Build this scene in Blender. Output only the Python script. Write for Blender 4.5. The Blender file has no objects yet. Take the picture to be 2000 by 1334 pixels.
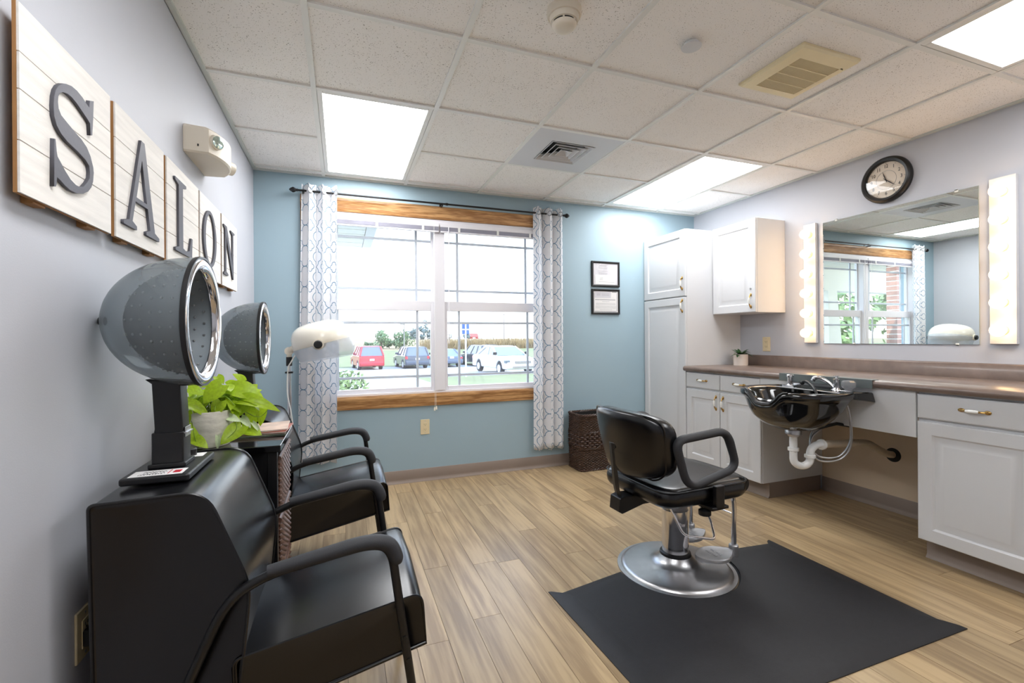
import bpy, bmesh, math, random
from mathutils import Vector, Matrix, Euler
from math import pi, sin, cos, radians
random.seed(7)
S = bpy.context.scene
COL = S.collection

# ------------------------------------------------------------------ camera, world, sun, exposure
ROOM_W, ROOM_D, ROOM_H, Y0 = 4.004, 3.773, 2.40, -1.30
cam = bpy.data.cameras.new('camera'); camo = bpy.data.objects.new('camera', cam); COL.objects.link(camo)
YAW, ROLL = 0.3547, -0.0073
rgt = Vector((cos(YAW), -sin(YAW), 0)); fwd = Vector((sin(YAW), cos(YAW), 0)); upv = Vector((0, 0, 1))
cr = rgt * cos(ROLL) + upv * sin(ROLL); cu = -rgt * sin(ROLL) + upv * cos(ROLL)
camo.matrix_world = Matrix(((cr.x, cu.x, -fwd.x, 0.599), (cr.y, cu.y, -fwd.y, 0.0), (cr.z, cu.z, -fwd.z, 1.159), (0, 0, 0, 1)))
cam.sensor_width = 36.0; cam.lens = 895.0 / 2000 * 36; cam.shift_y = -6 / 2000
cam.clip_start = 0.02; cam.clip_end = 2000
S.camera = camo

SKY, SUN, PANEL, BULB, EXPO = 2.9, 2.3, 6.3, 5.2, 1.2
w = bpy.data.worlds.new('sky'); S.world = w; w.use_nodes = True
nt = w.node_tree; nt.nodes.clear()
n_out = nt.nodes.new('ShaderNodeOutputWorld'); n_bg = nt.nodes.new('ShaderNodeBackground')
n_tc = nt.nodes.new('ShaderNodeTexCoord'); n_sep = nt.nodes.new('ShaderNodeSeparateXYZ'); n_rmp = nt.nodes.new('ShaderNodeValToRGB')
nt.links.new(n_tc.outputs['Generated'], n_sep.inputs[0]); nt.links.new(n_sep.outputs['Z'], n_rmp.inputs[0])
nt.links.new(n_rmp.outputs[0], n_bg.inputs[0]); nt.links.new(n_bg.outputs[0], n_out.inputs[0])
e = n_rmp.color_ramp.elements
e[0].position = 0.0; e[0].color = (0.62, 0.64, 0.66, 1); e[1].position = 0.8; e[1].color = (0.33, 0.52, 0.88, 1)
k = e.new(0.28); k.color = (0.56, 0.64, 0.74, 1)
n_bg.inputs[1].default_value = SKY
sun = bpy.data.lights.new('sun', 'SUN'); sun.energy = SUN; sun.angle = radians(0.6); sun.color = (1, 0.95, 0.86)
suno = bpy.data.objects.new('sun', sun); COL.objects.link(suno)
suno.rotation_euler = Vector((0.80, -0.28, 0.75)).to_track_quat('Z', 'Y').to_euler()
S.view_settings.view_transform = 'Standard'; S.view_settings.look = 'None'
S.view_settings.exposure = EXPO; S.view_settings.gamma = 1.0; S.view_settings.use_curve_mapping = False

# ------------------------------------------------------------------ materials
def lin(c):
    return tuple((x / 255 / 12.92 if x / 255 <= 0.04045 else ((x / 255 + 0.055) / 1.055) ** 2.4) for x in c) + (1,)
def N(nt, t, **kw):
    n = nt.nodes.new(t)
    for k_, v in kw.items():
        if k_ in n.inputs: n.inputs[k_].default_value = v
        else: setattr(n, k_, v)
    return n
def base_mat(name):
    m = bpy.data.materials.new(name); m.use_nodes = True
    return m, m.node_tree, m.node_tree.nodes['Principled BSDF']
def coords(nt, scale=(1, 1, 1), rnd=False, kind='Object'):
    tc = N(nt, 'ShaderNodeTexCoord'); mp = N(nt, 'ShaderNodeMapping'); mp.inputs['Scale'].default_value = scale
    nt.links.new(tc.outputs[kind], mp.inputs['Vector'])
    if rnd:
        oi = N(nt, 'ShaderNodeObjectInfo'); mu = N(nt, 'ShaderNodeMath', operation='MULTIPLY'); mu.inputs[1].default_value = 53.0
        nt.links.new(oi.outputs['Random'], mu.inputs[0]); nt.links.new(mu.outputs[0], mp.inputs['Location'])
    return mp
def mat(name, rgb, rough=0.5, metal=0.0, var=0.06, vscale=6.0, bump=0.0, bscale=200.0, coat=0.0, spec=0.5, stretch=(1, 1, 1), rnd=0.0):
    m, nt, b = base_mat(name); c = lin(rgb)
    mp = coords(nt, stretch, rnd > 0)
    nz = N(nt, 'ShaderNodeTexNoise', Scale=vscale, Detail=4.0); nt.links.new(mp.outputs[0], nz.inputs['Vector'])
    rp = N(nt, 'ShaderNodeValToRGB'); q = rp.color_ramp.elements
    q[0].position = 0.3; q[0].color = tuple(x * (1 - var) for x in c[:3]) + (1,)
    q[1].position = 0.7; q[1].color = tuple(min(1, x * (1 + var)) for x in c[:3]) + (1,)
    nt.links.new(nz.outputs['Fac'], rp.inputs[0]); src = rp.outputs[0]
    if rnd:
        oi = N(nt, 'ShaderNodeObjectInfo'); mr = N(nt, 'ShaderNodeMapRange'); mr.inputs[3].default_value = 1 - rnd; mr.inputs[4].default_value = 1 + rnd
        hs = N(nt, 'ShaderNodeHueSaturation'); nt.links.new(oi.outputs['Random'], mr.inputs[0]); nt.links.new(mr.outputs[0], hs.inputs['Value'])
        nt.links.new(src, hs.inputs['Color']); src = hs.outputs[0]
    nt.links.new(src, b.inputs['Base Color'])
    b.inputs['Roughness'].default_value = rough; b.inputs['Metallic'].default_value = metal
    b.inputs['Coat Weight'].default_value = coat; b.inputs['Coat Roughness'].default_value = 0.08; b.inputs['Specular IOR Level'].default_value = spec
    if bump:
        bz = N(nt, 'ShaderNodeTexNoise', Scale=bscale, Detail=2.0); nt.links.new(mp.outputs[0], bz.inputs['Vector'])
        bp = N(nt, 'ShaderNodeBump', Strength=bump, Distance=0.002); nt.links.new(bz.outputs['Fac'], bp.inputs['Height'])
        nt.links.new(bp.outputs[0], b.inputs['Normal'])
    return m
def emit(name, rgb, strength):
    m, nt, b = base_mat(name); c = lin(rgb)
    b.inputs['Base Color'].default_value = (0.8, 0.8, 0.8, 1); b.inputs['Emission Color'].default_value = c; b.inputs['Emission Strength'].default_value = strength
    return m
def clear(name, tint, rough=0.05, lo=0.04, film=0.0, filmc=(1, 1, 1, 1)):
    m, nt, b = base_mat(name); out = nt.nodes['Material Output']
    t = N(nt, 'ShaderNodeBsdfTransparent'); t.inputs[0].default_value = tint
    g = N(nt, 'ShaderNodeBsdfGlossy', Roughness=rough)
    f = N(nt, 'ShaderNodeFresnel'); mx = N(nt, 'ShaderNodeMixShader')
    ge = N(nt, 'ShaderNodeNewGeometry'); io = N(nt, 'ShaderNodeMapRange'); io.inputs[3].default_value = 1.45; io.inputs[4].default_value = 1 / 1.45   # thin sheet: same Fresnel on both faces
    nt.links.new(ge.outputs['Backfacing'], io.inputs[0]); nt.links.new(io.outputs[0], f.inputs['IOR'])
    nt.links.new(f.outputs[0], mx.inputs[0]); nt.links.new(t.outputs[0], mx.inputs[1]); nt.links.new(g.outputs[0], mx.inputs[2]); last = mx
    if film:
        d = N(nt, 'ShaderNodeBsdfDiffuse'); d.inputs[0].default_value = filmc
        m2 = N(nt, 'ShaderNodeMixShader'); m2.inputs[0].default_value = film
        nt.links.new(last.outputs[0], m2.inputs[1]); nt.links.new(d.outputs[0], m2.inputs[2]); last = m2
    nt.links.new(last.outputs[0], out.inputs[0]); return m
def wood(name, dark, light, axis=0, rough=0.4, rnd=0.0, scale=1.0, dist=5.0, coat=0.0, amt=1.0):
    m, nt, b = base_mat(name)
    sc = [14 * scale] * 3; sc[axis] = 0.9 * scale
    mp = coords(nt, tuple(sc), True)
    nz = N(nt, 'ShaderNodeTexNoise', Scale=0.55, Detail=2.0); nt.links.new(mp.outputs[0], nz.inputs['Vector'])
    mm = N(nt, 'ShaderNodeMath', operation='MULTIPLY'); mm.inputs[1].default_value = 9.0 * dist; nt.links.new(nz.outputs['Fac'], mm.inputs[0])
    sn = N(nt, 'ShaderNodeMath', operation='SINE'); nt.links.new(mm.outputs[0], sn.inputs[0])
    nf = N(nt, 'ShaderNodeTexNoise', Scale=5.0, Detail=3.0); nt.links.new(mp.outputs[0], nf.inputs['Vector'])
    ad = N(nt, 'ShaderNodeMath', operation='MULTIPLY_ADD'); ad.inputs[1].default_value = 0.16 * amt; nt.links.new(sn.outputs[0], ad.inputs[0]); nt.links.new(nf.outputs['Fac'], ad.inputs[2])
    rp = N(nt, 'ShaderNodeValToRGB'); q = rp.color_ramp.elements
    q[0].position = 0.3; q[0].color = lin(dark); q[1].position = 0.66; q[1].color = lin(light)
    nt.links.new(ad.outputs[0], rp.inputs[0]); src = rp.outputs[0]
    if rnd:
        oi = N(nt, 'ShaderNodeObjectInfo'); mr = N(nt, 'ShaderNodeMapRange'); mr.inputs[3].default_value = 1 - rnd; mr.inputs[4].default_value = 1 + rnd
        hs = N(nt, 'ShaderNodeHueSaturation'); nt.links.new(oi.outputs['Random'], mr.inputs[0]); nt.links.new(mr.outputs[0], hs.inputs['Value'])
        nt.links.new(src, hs.inputs['Color']); src = hs.outputs[0]
    nt.links.new(src, b.inputs['Base Color']); b.inputs['Roughness'].default_value = rough; b.inputs['Coat Weight'].default_value = coat
    bp = N(nt, 'ShaderNodeBump', Strength=0.08, Distance=0.001); nt.links.new(ad.outputs[0], bp.inputs['Height']); nt.links.new(bp.outputs[0], b.inputs['Normal'])
    return m
def tile_mat():
    m, nt, b = base_mat('acoustic_tile'); mp = coords(nt, (1, 1, 1), True)
    nz = N(nt, 'ShaderNodeTexNoise', Scale=200.0, Detail=1.0); nt.links.new(mp.outputs[0], nz.inputs['Vector'])
    n2 = N(nt, 'ShaderNodeTexNoise', Scale=9.0, Detail=1.0); nt.links.new(mp.outputs[0], n2.inputs['Vector'])
    ad = N(nt, 'ShaderNodeMath', operation='MULTIPLY_ADD'); ad.inputs[1].default_value = 0.10
    nt.links.new(n2.outputs['Fac'], ad.inputs[0]); nt.links.new(nz.outputs['Fac'], ad.inputs[2])
    rp = N(nt, 'ShaderNodeValToRGB'); q = rp.color_ramp.elements
    q[0].position = 0.345; q[0].color = lin((168, 161, 153)); q[1].position = 0.385; q[1].color = lin((250, 247, 243))
    nt.links.new(ad.outputs[0], rp.inputs[0]); nt.links.new(rp.outputs[0], b.inputs['Base Color']); b.inputs['Roughness'].default_value = 0.95
    bp = N(nt, 'ShaderNodeBump', Strength=0.5, Distance=0.002); nt.links.new(rp.outputs[0], bp.inputs['Height']); nt.links.new(bp.outputs[0], b.inputs['Normal'])
    return m
def curtain_mat():
    # woven print: interlocking quatrefoil trellis, drawn in the cloth's own UV space
    m, nt, b = base_mat('trellis_cloth'); L = nt.links.new
    uv = N(nt, 'ShaderNodeTexCoord')
    def M(op, a, bb=None, c=None):
        n = N(nt, 'ShaderNodeMath', operation=op)
        for i, v in enumerate((a, bb, c)):
            if v is None: continue
            if isinstance(v, (int, float)): n.inputs[i].default_value = v
            else: L(v, n.inputs[i])
        return n.outputs[0]
    sp = N(nt, 'ShaderNodeSeparateXYZ'); L(uv.outputs['UV'], sp.inputs[0])
    def cell(o_, axis, per): return M('MULTIPLY', M('ABSOLUTE', M('SUBTRACT', M('FRACT', M('ADD', M('DIVIDE', sp.outputs[axis], per), o_)), 0.5)), per)
    def circ(x, y, cx_, cy_): return M('SQRT', M('ADD', M('POWER', M('SUBTRACT', x, cx_), 2.0), M('POWER', M('SUBTRACT', y, cy_), 2.0)))
    x, y = cell(0.0, 'X', 0.186), cell(0.0, 'Y', 0.152)
    d = M('ABSOLUTE', M('SUBTRACT', M('MINIMUM', circ(x, y, 0.029, 0.0), circ(x, y, 0.0, 0.039)), 0.0365))
    x2, y2 = cell(0.5, 'X', 0.186), cell(0.5, 'Y', 0.152)
    sm = M('ABSOLUTE', M('SUBTRACT', M('MINIMUM', circ(x2, y2, 0.016, 0.0), circ(x2, y2, 0.0, 0.021)), 0.0185))
    d = M('MINIMUM', d, sm)
    line = M('LESS_THAN', d, 0.0027)
    mx = N(nt, 'ShaderNodeMix', data_type='RGBA'); mx.inputs[6].default_value = lin((248, 248, 250)); mx.inputs[7].default_value = lin((122, 160, 186))
    L(line, mx.inputs[0]); L(mx.outputs[2], b.inputs['Base Color']); b.inputs['Roughness'].default_value = 0.85
    tr = N(nt, 'ShaderNodeBsdfTranslucent'); L(mx.outputs[2], tr.inputs[0]); ms = N(nt, 'ShaderNodeMixShader'); ms.inputs[0].default_value = 0.42
    L(b.outputs[0], ms.inputs[1]); L(tr.outputs[0], ms.inputs[2]); L(ms.outputs[0], nt.nodes['Material Output'].inputs[0])
    return m

M_WALL = mat('grey_paint', (191, 193, 200), 0.55, var=0.012, vscale=3, bump=0.10, bscale=260)
M_BLUE = mat('blue_paint', (154, 177, 188), 0.55, var=0.012, vscale=3, bump=0.10, bscale=260)
M_TILE = tile_mat()
M_GRID = mat('grid_enamel', (236, 236, 231), 0.4, var=0.01)
M_ANGLE = mat('wall_angle_enamel', (206, 211, 206), 0.4, var=0.01)
M_PLANK = wood('floor_vinyl', (144, 121, 91), (178, 154, 118), 1, 0.33, 0.12, 0.75, 3.0, amt=0.8)
M_GAP = mat('floor_joint', (92, 74, 54), 0.8)
M_BASE = mat('taupe_vinyl', (134, 119, 108), 0.45, var=0.02)
M_OAK = wood('oak_trim_x', (150, 104, 60), (206, 160, 108), 0, 0.35, 0.04, 2.6, 2.4, 0.2)
M_OAKZ = wood('oak_trim_z', (150, 104, 60), (206, 160, 108), 2, 0.35, 0.04, 2.6, 2.4, 0.2)
M_WHITE = mat('white_thermofoil', (214, 215, 217), 0.38, var=0.008)
M_VINYLW = mat('white_window_vinyl', (232, 230, 234), 0.35, var=0.01)
M_MUNTIN = mat('grey_muntin', (206, 212, 222), 0.45, var=0.01)
M_COUNTER = mat('brown_laminate', (116, 100, 91), 0.28, var=0.16, vscale=14, coat=0.15)
M_BLACKV = mat('black_vinyl', (7, 7, 10), 0.27, var=0.10, vscale=30, bump=0.05, bscale=500, spec=0.55)
M_BLACKP = mat('black_plastic', (14, 14, 16), 0.42, var=0.05)
M_BLACKS = mat('black_soft_grip', (40, 41, 45), 0.62, var=0.06, bump=0.25, bscale=500)
M_BLACKG = mat('black_gloss', (9, 9, 10), 0.08, var=0.05, coat=0.5)
M_BLACKM = mat('black_metal', (12, 12, 14), 0.38, var=0.05)
M_RUBBER = mat('black_rubber_mat', (32, 32, 35), 0.55, var=0.10, vscale=40, bump=0.35, bscale=420, spec=0.4)
M_CHROME = mat('chrome', (222, 222, 226), 0.10, 1.0, var=0.02)
M_STEEL = mat('brushed_steel', (190, 190, 192), 0.33, 1.0, var=0.05, vscale=20)
M_ALUM = mat('cast_aluminium', (178, 178, 180), 0.45, 0.8, var=0.06, vscale=30)
M_BRASS = mat('aged_brass', (176, 142, 84), 0.25, 1.0, var=0.08, vscale=60)
M_PORC = mat('porcelain', (240, 240, 236), 0.15, var=0.01)
M_ALMOND = mat('almond_plastic', (222, 206, 168), 0.4, var=0.015)
M_CREAM = mat('cream_plastic', (226, 217, 200), 0.45, var=0.015)
M_YELLOW = mat('yellowed_plastic', (242, 228, 188), 0.5, var=0.03)
M_SLATY = mat('yellowed_slat', (224, 209, 168), 0.55, var=0.03)
M_DARK = mat('dark_cavity', (26, 26, 26), 0.8)
M_PVC = mat('white_pvc', (238, 238, 236), 0.3, var=0.02)
M_PVCT = mat('painted_pipe', (200, 186, 164), 0.5, var=0.04, vscale=30)
M_MIRROR = mat('mirror_silver', (238, 244, 242), 0.0, 1.0, var=0.0)
M_GLASS = clear('window_glass', (0.97, 0.98, 0.98, 1), 0.0, film=0.05, filmc=(0.92, 0.96, 1, 1))  # pale diffuse film puts the washed-out veil over the outdoors into the glass
M_SMOKE = clear('smoked_acrylic', (0.60, 0.64, 0.66, 1), 0.04, film=0.36, filmc=(0.30, 0.335, 0.355, 1))
M_VISOR = clear('clear_visor', (0.86, 0.88, 0.91, 1), 0.05, film=0.30, filmc=(0.8, 0.83, 0.88, 1))
M_CRYSTAL = clear('clear_acrylic', (0.80, 0.80, 0.82, 1), 0.02, film=0.10)
M_COVERG = clear('cover_glass', (1, 1, 1, 1), 0.0)
M_SHELL = mat('hood_inner_shell', (116, 124, 130), 0.6, 0.0, var=0.05)
M_HOODW = mat('ivory_plastic', (232, 226, 212), 0.22, var=0.015, coat=0.3)
M_CLOTH = curtain_mat()
M_SIGNB = mat('whitewashed_wood', (232, 228, 222), 0.7, var=0.07, vscale=5, stretch=(1, 1.2, 14), bump=0.2, bscale=60, rnd=0.02)
M_MDF = mat('brown_edge', (162, 116, 68), 0.7, var=0.08, vscale=20)
M_LETTER = mat('charcoal_letter', (84, 84, 92), 0.55, 0.2, var=0.05, vscale=120)
M_LENS = mat('lamp_reflector', (196, 214, 206), 0.12, 0.9, var=0.2, vscale=90)
M_PAPER = mat('white_paper', (234, 232, 230), 0.6, var=0.01)
M_PAPERG = mat('grey_paper', (208, 206, 210), 0.6, var=0.02)
M_INK = mat('grey_ink', (150, 150, 154), 0.7)
M_INKD = mat('black_ink', (40, 40, 44), 0.7)
M_RED = mat('red_ink', (190, 28, 44), 0.5)
M_WICKER = mat('dark_wicker', (66, 46, 36), 0.42, var=0.35, vscale=60, spec=0.6)
M_WICKER2 = mat('brown_wicker', (92, 64, 50), 0.4, var=0.3, vscale=60, spec=0.6)
M_LEAF = mat('lime_leaf', (176, 206, 40), 0.42, var=0.16, vscale=9, rnd=0.14)
def glow_through(m, f=0.35):
    nt = m.node_tree; b = nt.nodes['Principled BSDF']; c = b.inputs['Base Color'].links[0].from_socket
    tr = N(nt, 'ShaderNodeBsdfTranslucent'); ms = N(nt, 'ShaderNodeMixShader'); ms.inputs[0].default_value = f
    nt.links.new(c, tr.inputs[0]); nt.links.new(b.outputs[0], ms.inputs[1]); nt.links.new(tr.outputs[0], ms.inputs[2]); nt.links.new(ms.outputs[0], nt.nodes['Material Output'].inputs[0])
glow_through(M_LEAF)
M_LEAFP = mat('pale_leaf', (206, 222, 176), 0.42, var=0.1, vscale=9, rnd=0.06)
M_STEM = mat('green_stem', (120, 150, 40), 0.5)
M_STONE = mat('whitewashed_stone', (206, 202, 188), 0.85, var=0.2, vscale=16, stretch=(1, 1, 2.5), bump=0.9, bscale=40)
M_SOIL = mat('soil', (52, 40, 30), 0.95, var=0.3, vscale=40)
M_LEAFD = mat('dark_green_leaf', (44, 84, 44), 0.35, var=0.25, vscale=20, rnd=0.12)
M_PANEL = emit('lit_diffuser', (252, 253, 255), PANEL)
M_BULB = emit('lit_bulb', (255, 208, 148), BULB)
M_CLOCKF = mat('clock_paper', (226, 212, 194), 0.6, var=0.02)
M_SLAT = mat('grey_lilac_slat', (196, 194, 208), 0.4, var=0.02)
M_ASPH = mat('pale_concrete', (172, 169, 166), 0.9, var=0.05, vscale=0.8)
M_LAWN = mat('lawn', (116, 120, 80), 0.95, var=0.16, vscale=0.9)
M_FIELD = mat('dry_corn_leaves', (152, 130, 92), 0.9, var=0.2, vscale=0.6)
M_FIELDB = mat('stubble_field', (140, 122, 88), 0.95, var=0.1, vscale=0.05)
M_TREE = mat('tree_leaf', (100, 124, 84), 0.7, var=0.25, vscale=1.5)
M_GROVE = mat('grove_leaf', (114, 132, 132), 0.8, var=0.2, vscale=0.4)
M_BUSH = mat('bush_leaf', (124, 148, 92), 0.6, var=0.25, vscale=12)
M_BARK = mat('bark', (96, 82, 70), 0.9, var=0.2, vscale=8)
M_BRICK = mat('red_brick', (176, 134, 122), 0.9, var=0.18, vscale=14, rnd=0.16, bump=0.4, bscale=120)
M_MORTAR = mat('mortar', (222, 218, 212), 0.95, var=0.05)
M_SOFFIT = mat('white_siding', (238, 238, 232), 0.6, var=0.01)
M_GUTTER = mat('white_gutter', (222, 222, 220), 0.5, var=0.01)
M_TYRE = mat('tyre', (38, 38, 42), 0.8)
M_CARGL = mat('car_glass', (104, 112, 122), 0.05, var=0.05, coat=0.6)
M_PLATE = mat('plate_white', (236, 236, 236), 0.5)
M_BLUES = mat('blue_sign_face', (60, 96, 168), 0.5)
M_POSTW = mat('pale_post', (206, 210, 218), 0.5, 0.3)
M_POLE = mat('weathered_pole', (136, 132, 130), 0.8)
M_BARN = mat('barn_red', (176, 84, 76), 0.8)
M_SILO = mat('pale_metal', (226, 228, 232), 0.5)

# ------------------------------------------------------------------ mesh helpers
class MB:
    def __init__(s): s.v = []; s.f = []; s.mi = []; s.m = 0; s.uv = None
    def add(s, vs, fs):
        o = len(s.v); s.v += [tuple(p) for p in vs]
        for f in fs: s.f.append(tuple(i + o for i in f)); s.mi.append(s.m)
        return s
    def box(s, x0, x1, y0, y1, z0, z1):
        return s.add([(x0, y0, z0), (x1, y0, z0), (x1, y1, z0), (x0, y1, z0), (x0, y0, z1), (x1, y0, z1), (x1, y1, z1), (x0, y1, z1)],
                     [(3, 2, 1, 0), (4, 5, 6, 7), (0, 1, 5, 4), (1, 2, 6, 5), (2, 3, 7, 6), (3, 0, 4, 7)])
    def prism(s, poly, ax, a, b):
        n = len(poly)
        def P(p, h): return (h, p[0], p[1]) if ax == 'x' else (p[0], h, p[1]) if ax == 'y' else (p[0], p[1], h)
        return s.add([P(p, a) for p in poly] + [P(p, b) for p in poly],
                     [tuple(range(n - 1, -1, -1)), tuple(range(n, 2 * n))] + [(i, (i + 1) % n, n + (i + 1) % n, n + i) for i in range(n)])
    def rings(s, R, capa=True, capb=True, close=True):
        n = len(R[0]); fs = []
        for k_ in range(len(R) - 1):
            for i in range(n if close else n - 1):
                j = (i + 1) % n; fs.append((k_ * n + i, k_ * n + j, (k_ + 1) * n + j, (k_ + 1) * n + i))
        if capa: fs.append(tuple(range(n - 1, -1, -1)))
        if capb: fs.append(tuple(range((len(R) - 1) * n, len(R) * n)))
        return s.add([p for r in R for p in r], fs)
    def tube(s, pts, r, n=8, closed=False, sq=None):
        P = [Vector(p) for p in pts]; m = len(P); R = []; up = None
        for i in range(m):
            a = P[(i - 1) % m] if (closed or i) else P[0]; b = P[(i + 1) % m] if (closed or i < m - 1) else P[-1]
            t = (b - a).normalized()
            if up is None:
                up = t.orthogonal().normalized() if sq is None else (Vector(sq) - t * t.dot(Vector(sq))).normalized()
            up = (up - t * up.dot(t)).normalized(); sd = t.cross(up)
            rr = r[i] if isinstance(r, (list, tuple)) and isinstance(r[0], (int, float, tuple, list)) and len(r) == m and not (m == 2 and sq is not None and False) else r
            ra, rb = rr if isinstance(rr, (tuple, list)) else (rr, rr)
            R.append([P[i] + up * (ra * cos(2 * pi * q / n)) + sd * (rb * sin(2 * pi * q / n)) for q in range(n)])
        if closed: R.append(R[0]); return s.rings(R, False, False)
        return s.rings(R)
    def cyl(s, a, b, r, n=16, r2=None): return s.tube([a, b], [r, r if r2 is None else r2], n)
    def lathe(s, prof, c=(0, 0, 0), ax='z', n=32, cap=True):
        R = []
        for r, h in prof:
            ring = []
            for i in range(n):
                t = 2 * pi * i / n; u, v_ = r * cos(t), r * sin(t)
                ring.append((c[0] + u, c[1] + v_, c[2] + h) if ax == 'z' else (c[0] + h, c[1] + u, c[2] + v_) if ax == 'x' else (c[0] + v_, c[1] + h, c[2] + u))
            R.append(ring)
        return s.rings(R, cap and prof[0][0] > 1e-5, cap and prof[-1][0] > 1e-5)
    def ball(s, c, r, n=16, m=10, sc=(1, 1, 1)):
        R = []
        for j in range(m + 1):
            t = pi * j / m; rr = max(1e-5, r * sin(t))
            R.append([(c[0] + rr * cos(2 * pi * i / n) * sc[0], c[1] + rr * sin(2 * pi * i / n) * sc[1], c[2] - r * cos(t) * sc[2]) for i in range(n)])
        return s.rings(R)
    def grid(s, fn, nu, nv):
        vs = [fn(i / nu, j / nv) for j in range(nv + 1) for i in range(nu + 1)]
        return s.add(vs, [(j * (nu + 1) + i, j * (nu + 1) + i + 1, (j + 1) * (nu + 1) + i + 1, (j + 1) * (nu + 1) + i) for j in range(nv) for i in range(nu)])
    def mesh(s, name, mats, smooth=40, off=(0, 0, 0), weld=False):
        me = bpy.data.meshes.new(name)
        me.from_pydata([(p[0] - off[0], p[1] - off[1], p[2] - off[2]) for p in s.v], [], s.f)
        for m in (mats if isinstance(mats, (list, tuple)) else [mats]): me.materials.append(m)
        if any(s.mi): me.polygons.foreach_set('material_index', s.mi)
        bm = bmesh.new(); bm.from_mesh(me)
        if weld: bmesh.ops.remove_doubles(bm, verts=bm.verts, dist=1e-5)
        bmesh.ops.recalc_face_normals(bm, faces=bm.faces); bm.to_mesh(me); bm.free()
        if smooth:
            me.shade_smooth(); me.set_sharp_from_angle(angle=radians(smooth))
        return me
ORI = {}
def org(p): return ORI.get(p.name, (0, 0, 0)) if p else (0, 0, 0)
def link(name, data, parent=None):
    o = bpy.data.objects.new(name, data); COL.objects.link(o)
    if parent: o.parent = parent; ORI[o.name] = org(parent)
    return o
def obj(name, mb, m, parent=None, smooth=40, bevel=0.0, seg=2, sub=0, stuff=False, label=None, weld=False):
    o = link(name, mb.mesh(name, m, smooth, org(parent), weld), parent)
    if bevel:
        b = o.modifiers.new('bevel', 'BEVEL'); b.width = bevel; b.segments = seg; b.limit_method = 'ANGLE'; b.angle_limit = radians(35); b.harden_normals = True
    if sub:
        q = o.modifiers.new('sub', 'SUBSURF'); q.levels = sub; q.render_levels = sub
    if stuff: o['kind'] = 'stuff'
    if label: o['label'] = label
    return o
def tag(o, label, cat, group=None):
    o['label'] = label; o['category'] = cat
    if group: o['group'] = group
    return o
def thing(name, label, cat, loc, group=None, rotz=0.0, local=False):
    o = bpy.data.objects.new(name, None); COL.objects.link(o); o.location = loc; o.rotation_euler = (0, 0, rotz); o.empty_display_size = 0.1
    ORI[o.name] = (0, 0, 0) if local else tuple(loc)
    return tag(o, label, cat, group)
def root_struct(name, loc=(0, 0, 0)):
    o = bpy.data.objects.new(name, None); COL.objects.link(o); o.location = loc; o['kind'] = 'structure'; ORI[o.name] = tuple(loc); return o
def struct(name, mb, m, **kw):
    o = obj(name, mb, m, **kw); o['kind'] = 'structure'; return o
def piece(name, me, parent, loc, rot=None):
    o = link(name, me, parent); q = org(parent); o.location = (loc[0] - q[0], loc[1] - q[1], loc[2] - q[2])
    if rot is not None: o.rotation_euler = rot
    return o
def dup(root, dloc, label, group=None):
    r = root.copy(); COL.objects.link(r); r.location = Vector(root.location) + Vector(dloc); r['label'] = label
    if group: r['group'] = group
    for ch in list(root.children):
        c = ch.copy(); COL.objects.link(c); c.parent = r
        for g in list(ch.children):
            d = g.copy(); COL.objects.link(d); d.parent = c
    return r
def fillet(pts, r, n=5, closed=False):
    P = [Vector(p) for p in pts]; m = len(P); out = []
    for i in range(m):
        if not closed and i in (0, m - 1): out.append(P[i]); continue
        a, b, c = P[i - 1], P[i], P[(i + 1) % m]; rr = r[i] if isinstance(r, (list, tuple)) else r
        d1 = min(rr, (a - b).length * 0.49); d2 = min(rr, (c - b).length * 0.49)
        p, q = b + (a - b).normalized() * d1, b + (c - b).normalized() * d2
        for k_ in range(n + 1):
            t = k_ / n; out.append(p * (1 - t) ** 2 + b * 2 * t * (1 - t) + q * t * t)
    return out
def smoothp(pts, n=8, closed=False):
    P = [Vector(p) for p in pts]; m = len(P); out = []
    for i in range(m if closed else m - 1):
        p0 = P[(i - 1) % m] if (closed or i) else P[0]; p1 = P[i]; p2 = P[(i + 1) % m]; p3 = P[(i + 2) % m] if (closed or i < m - 2) else P[-1]
        for k_ in range(n):
            t = k_ / n
            out.append(0.5 * ((2 * p1) + (p2 - p0) * t + (2 * p0 - 5 * p1 + 4 * p2 - p3) * t * t + (3 * p1 - p0 - 3 * p2 + p3) * t ** 3))
    if not closed: out.append(P[-1])
    return out
def rrect(x0, x1, y0, y1, r, n=5):
    o = []
    for cx, cy, a in ((x1 - r, y1 - r, 0), (x0 + r, y1 - r, 90), (x0 + r, y0 + r, 180), (x1 - r, y0 + r, 270)):
        for k_ in range(n + 1):
            t = radians(a + 90 * k_ / n); o.append((cx + r * cos(t), cy + r * sin(t)))
    return o
def curve_mesh(name, polys, depth, fn, m, bevel=0.0):
    cv = bpy.data.curves.new(name, 'CURVE'); cv.dimensions = '2D'; cv.fill_mode = 'BOTH'; cv.extrude = depth / 2; cv.bevel_depth = bevel
    for p in polys:
        sp = cv.splines.new('POLY'); sp.points.add(len(p) - 1); sp.use_cyclic_u = True
        for q, pt in zip(sp.points, p): q.co = (pt[0], pt[1], 0, 1)
    return bake(name, cv, fn, m)
def text_mesh(name, txt, size, depth, fn, m, spacing=1.0):
    cv = bpy.data.curves.new(name, 'FONT'); cv.body = txt; cv.size = size; cv.extrude = depth / 2; cv.align_x = 'CENTER'; cv.align_y = 'CENTER'; cv.space_character = spacing
    cv.resolution_u = 3
    return bake(name, cv, fn, m)
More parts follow.
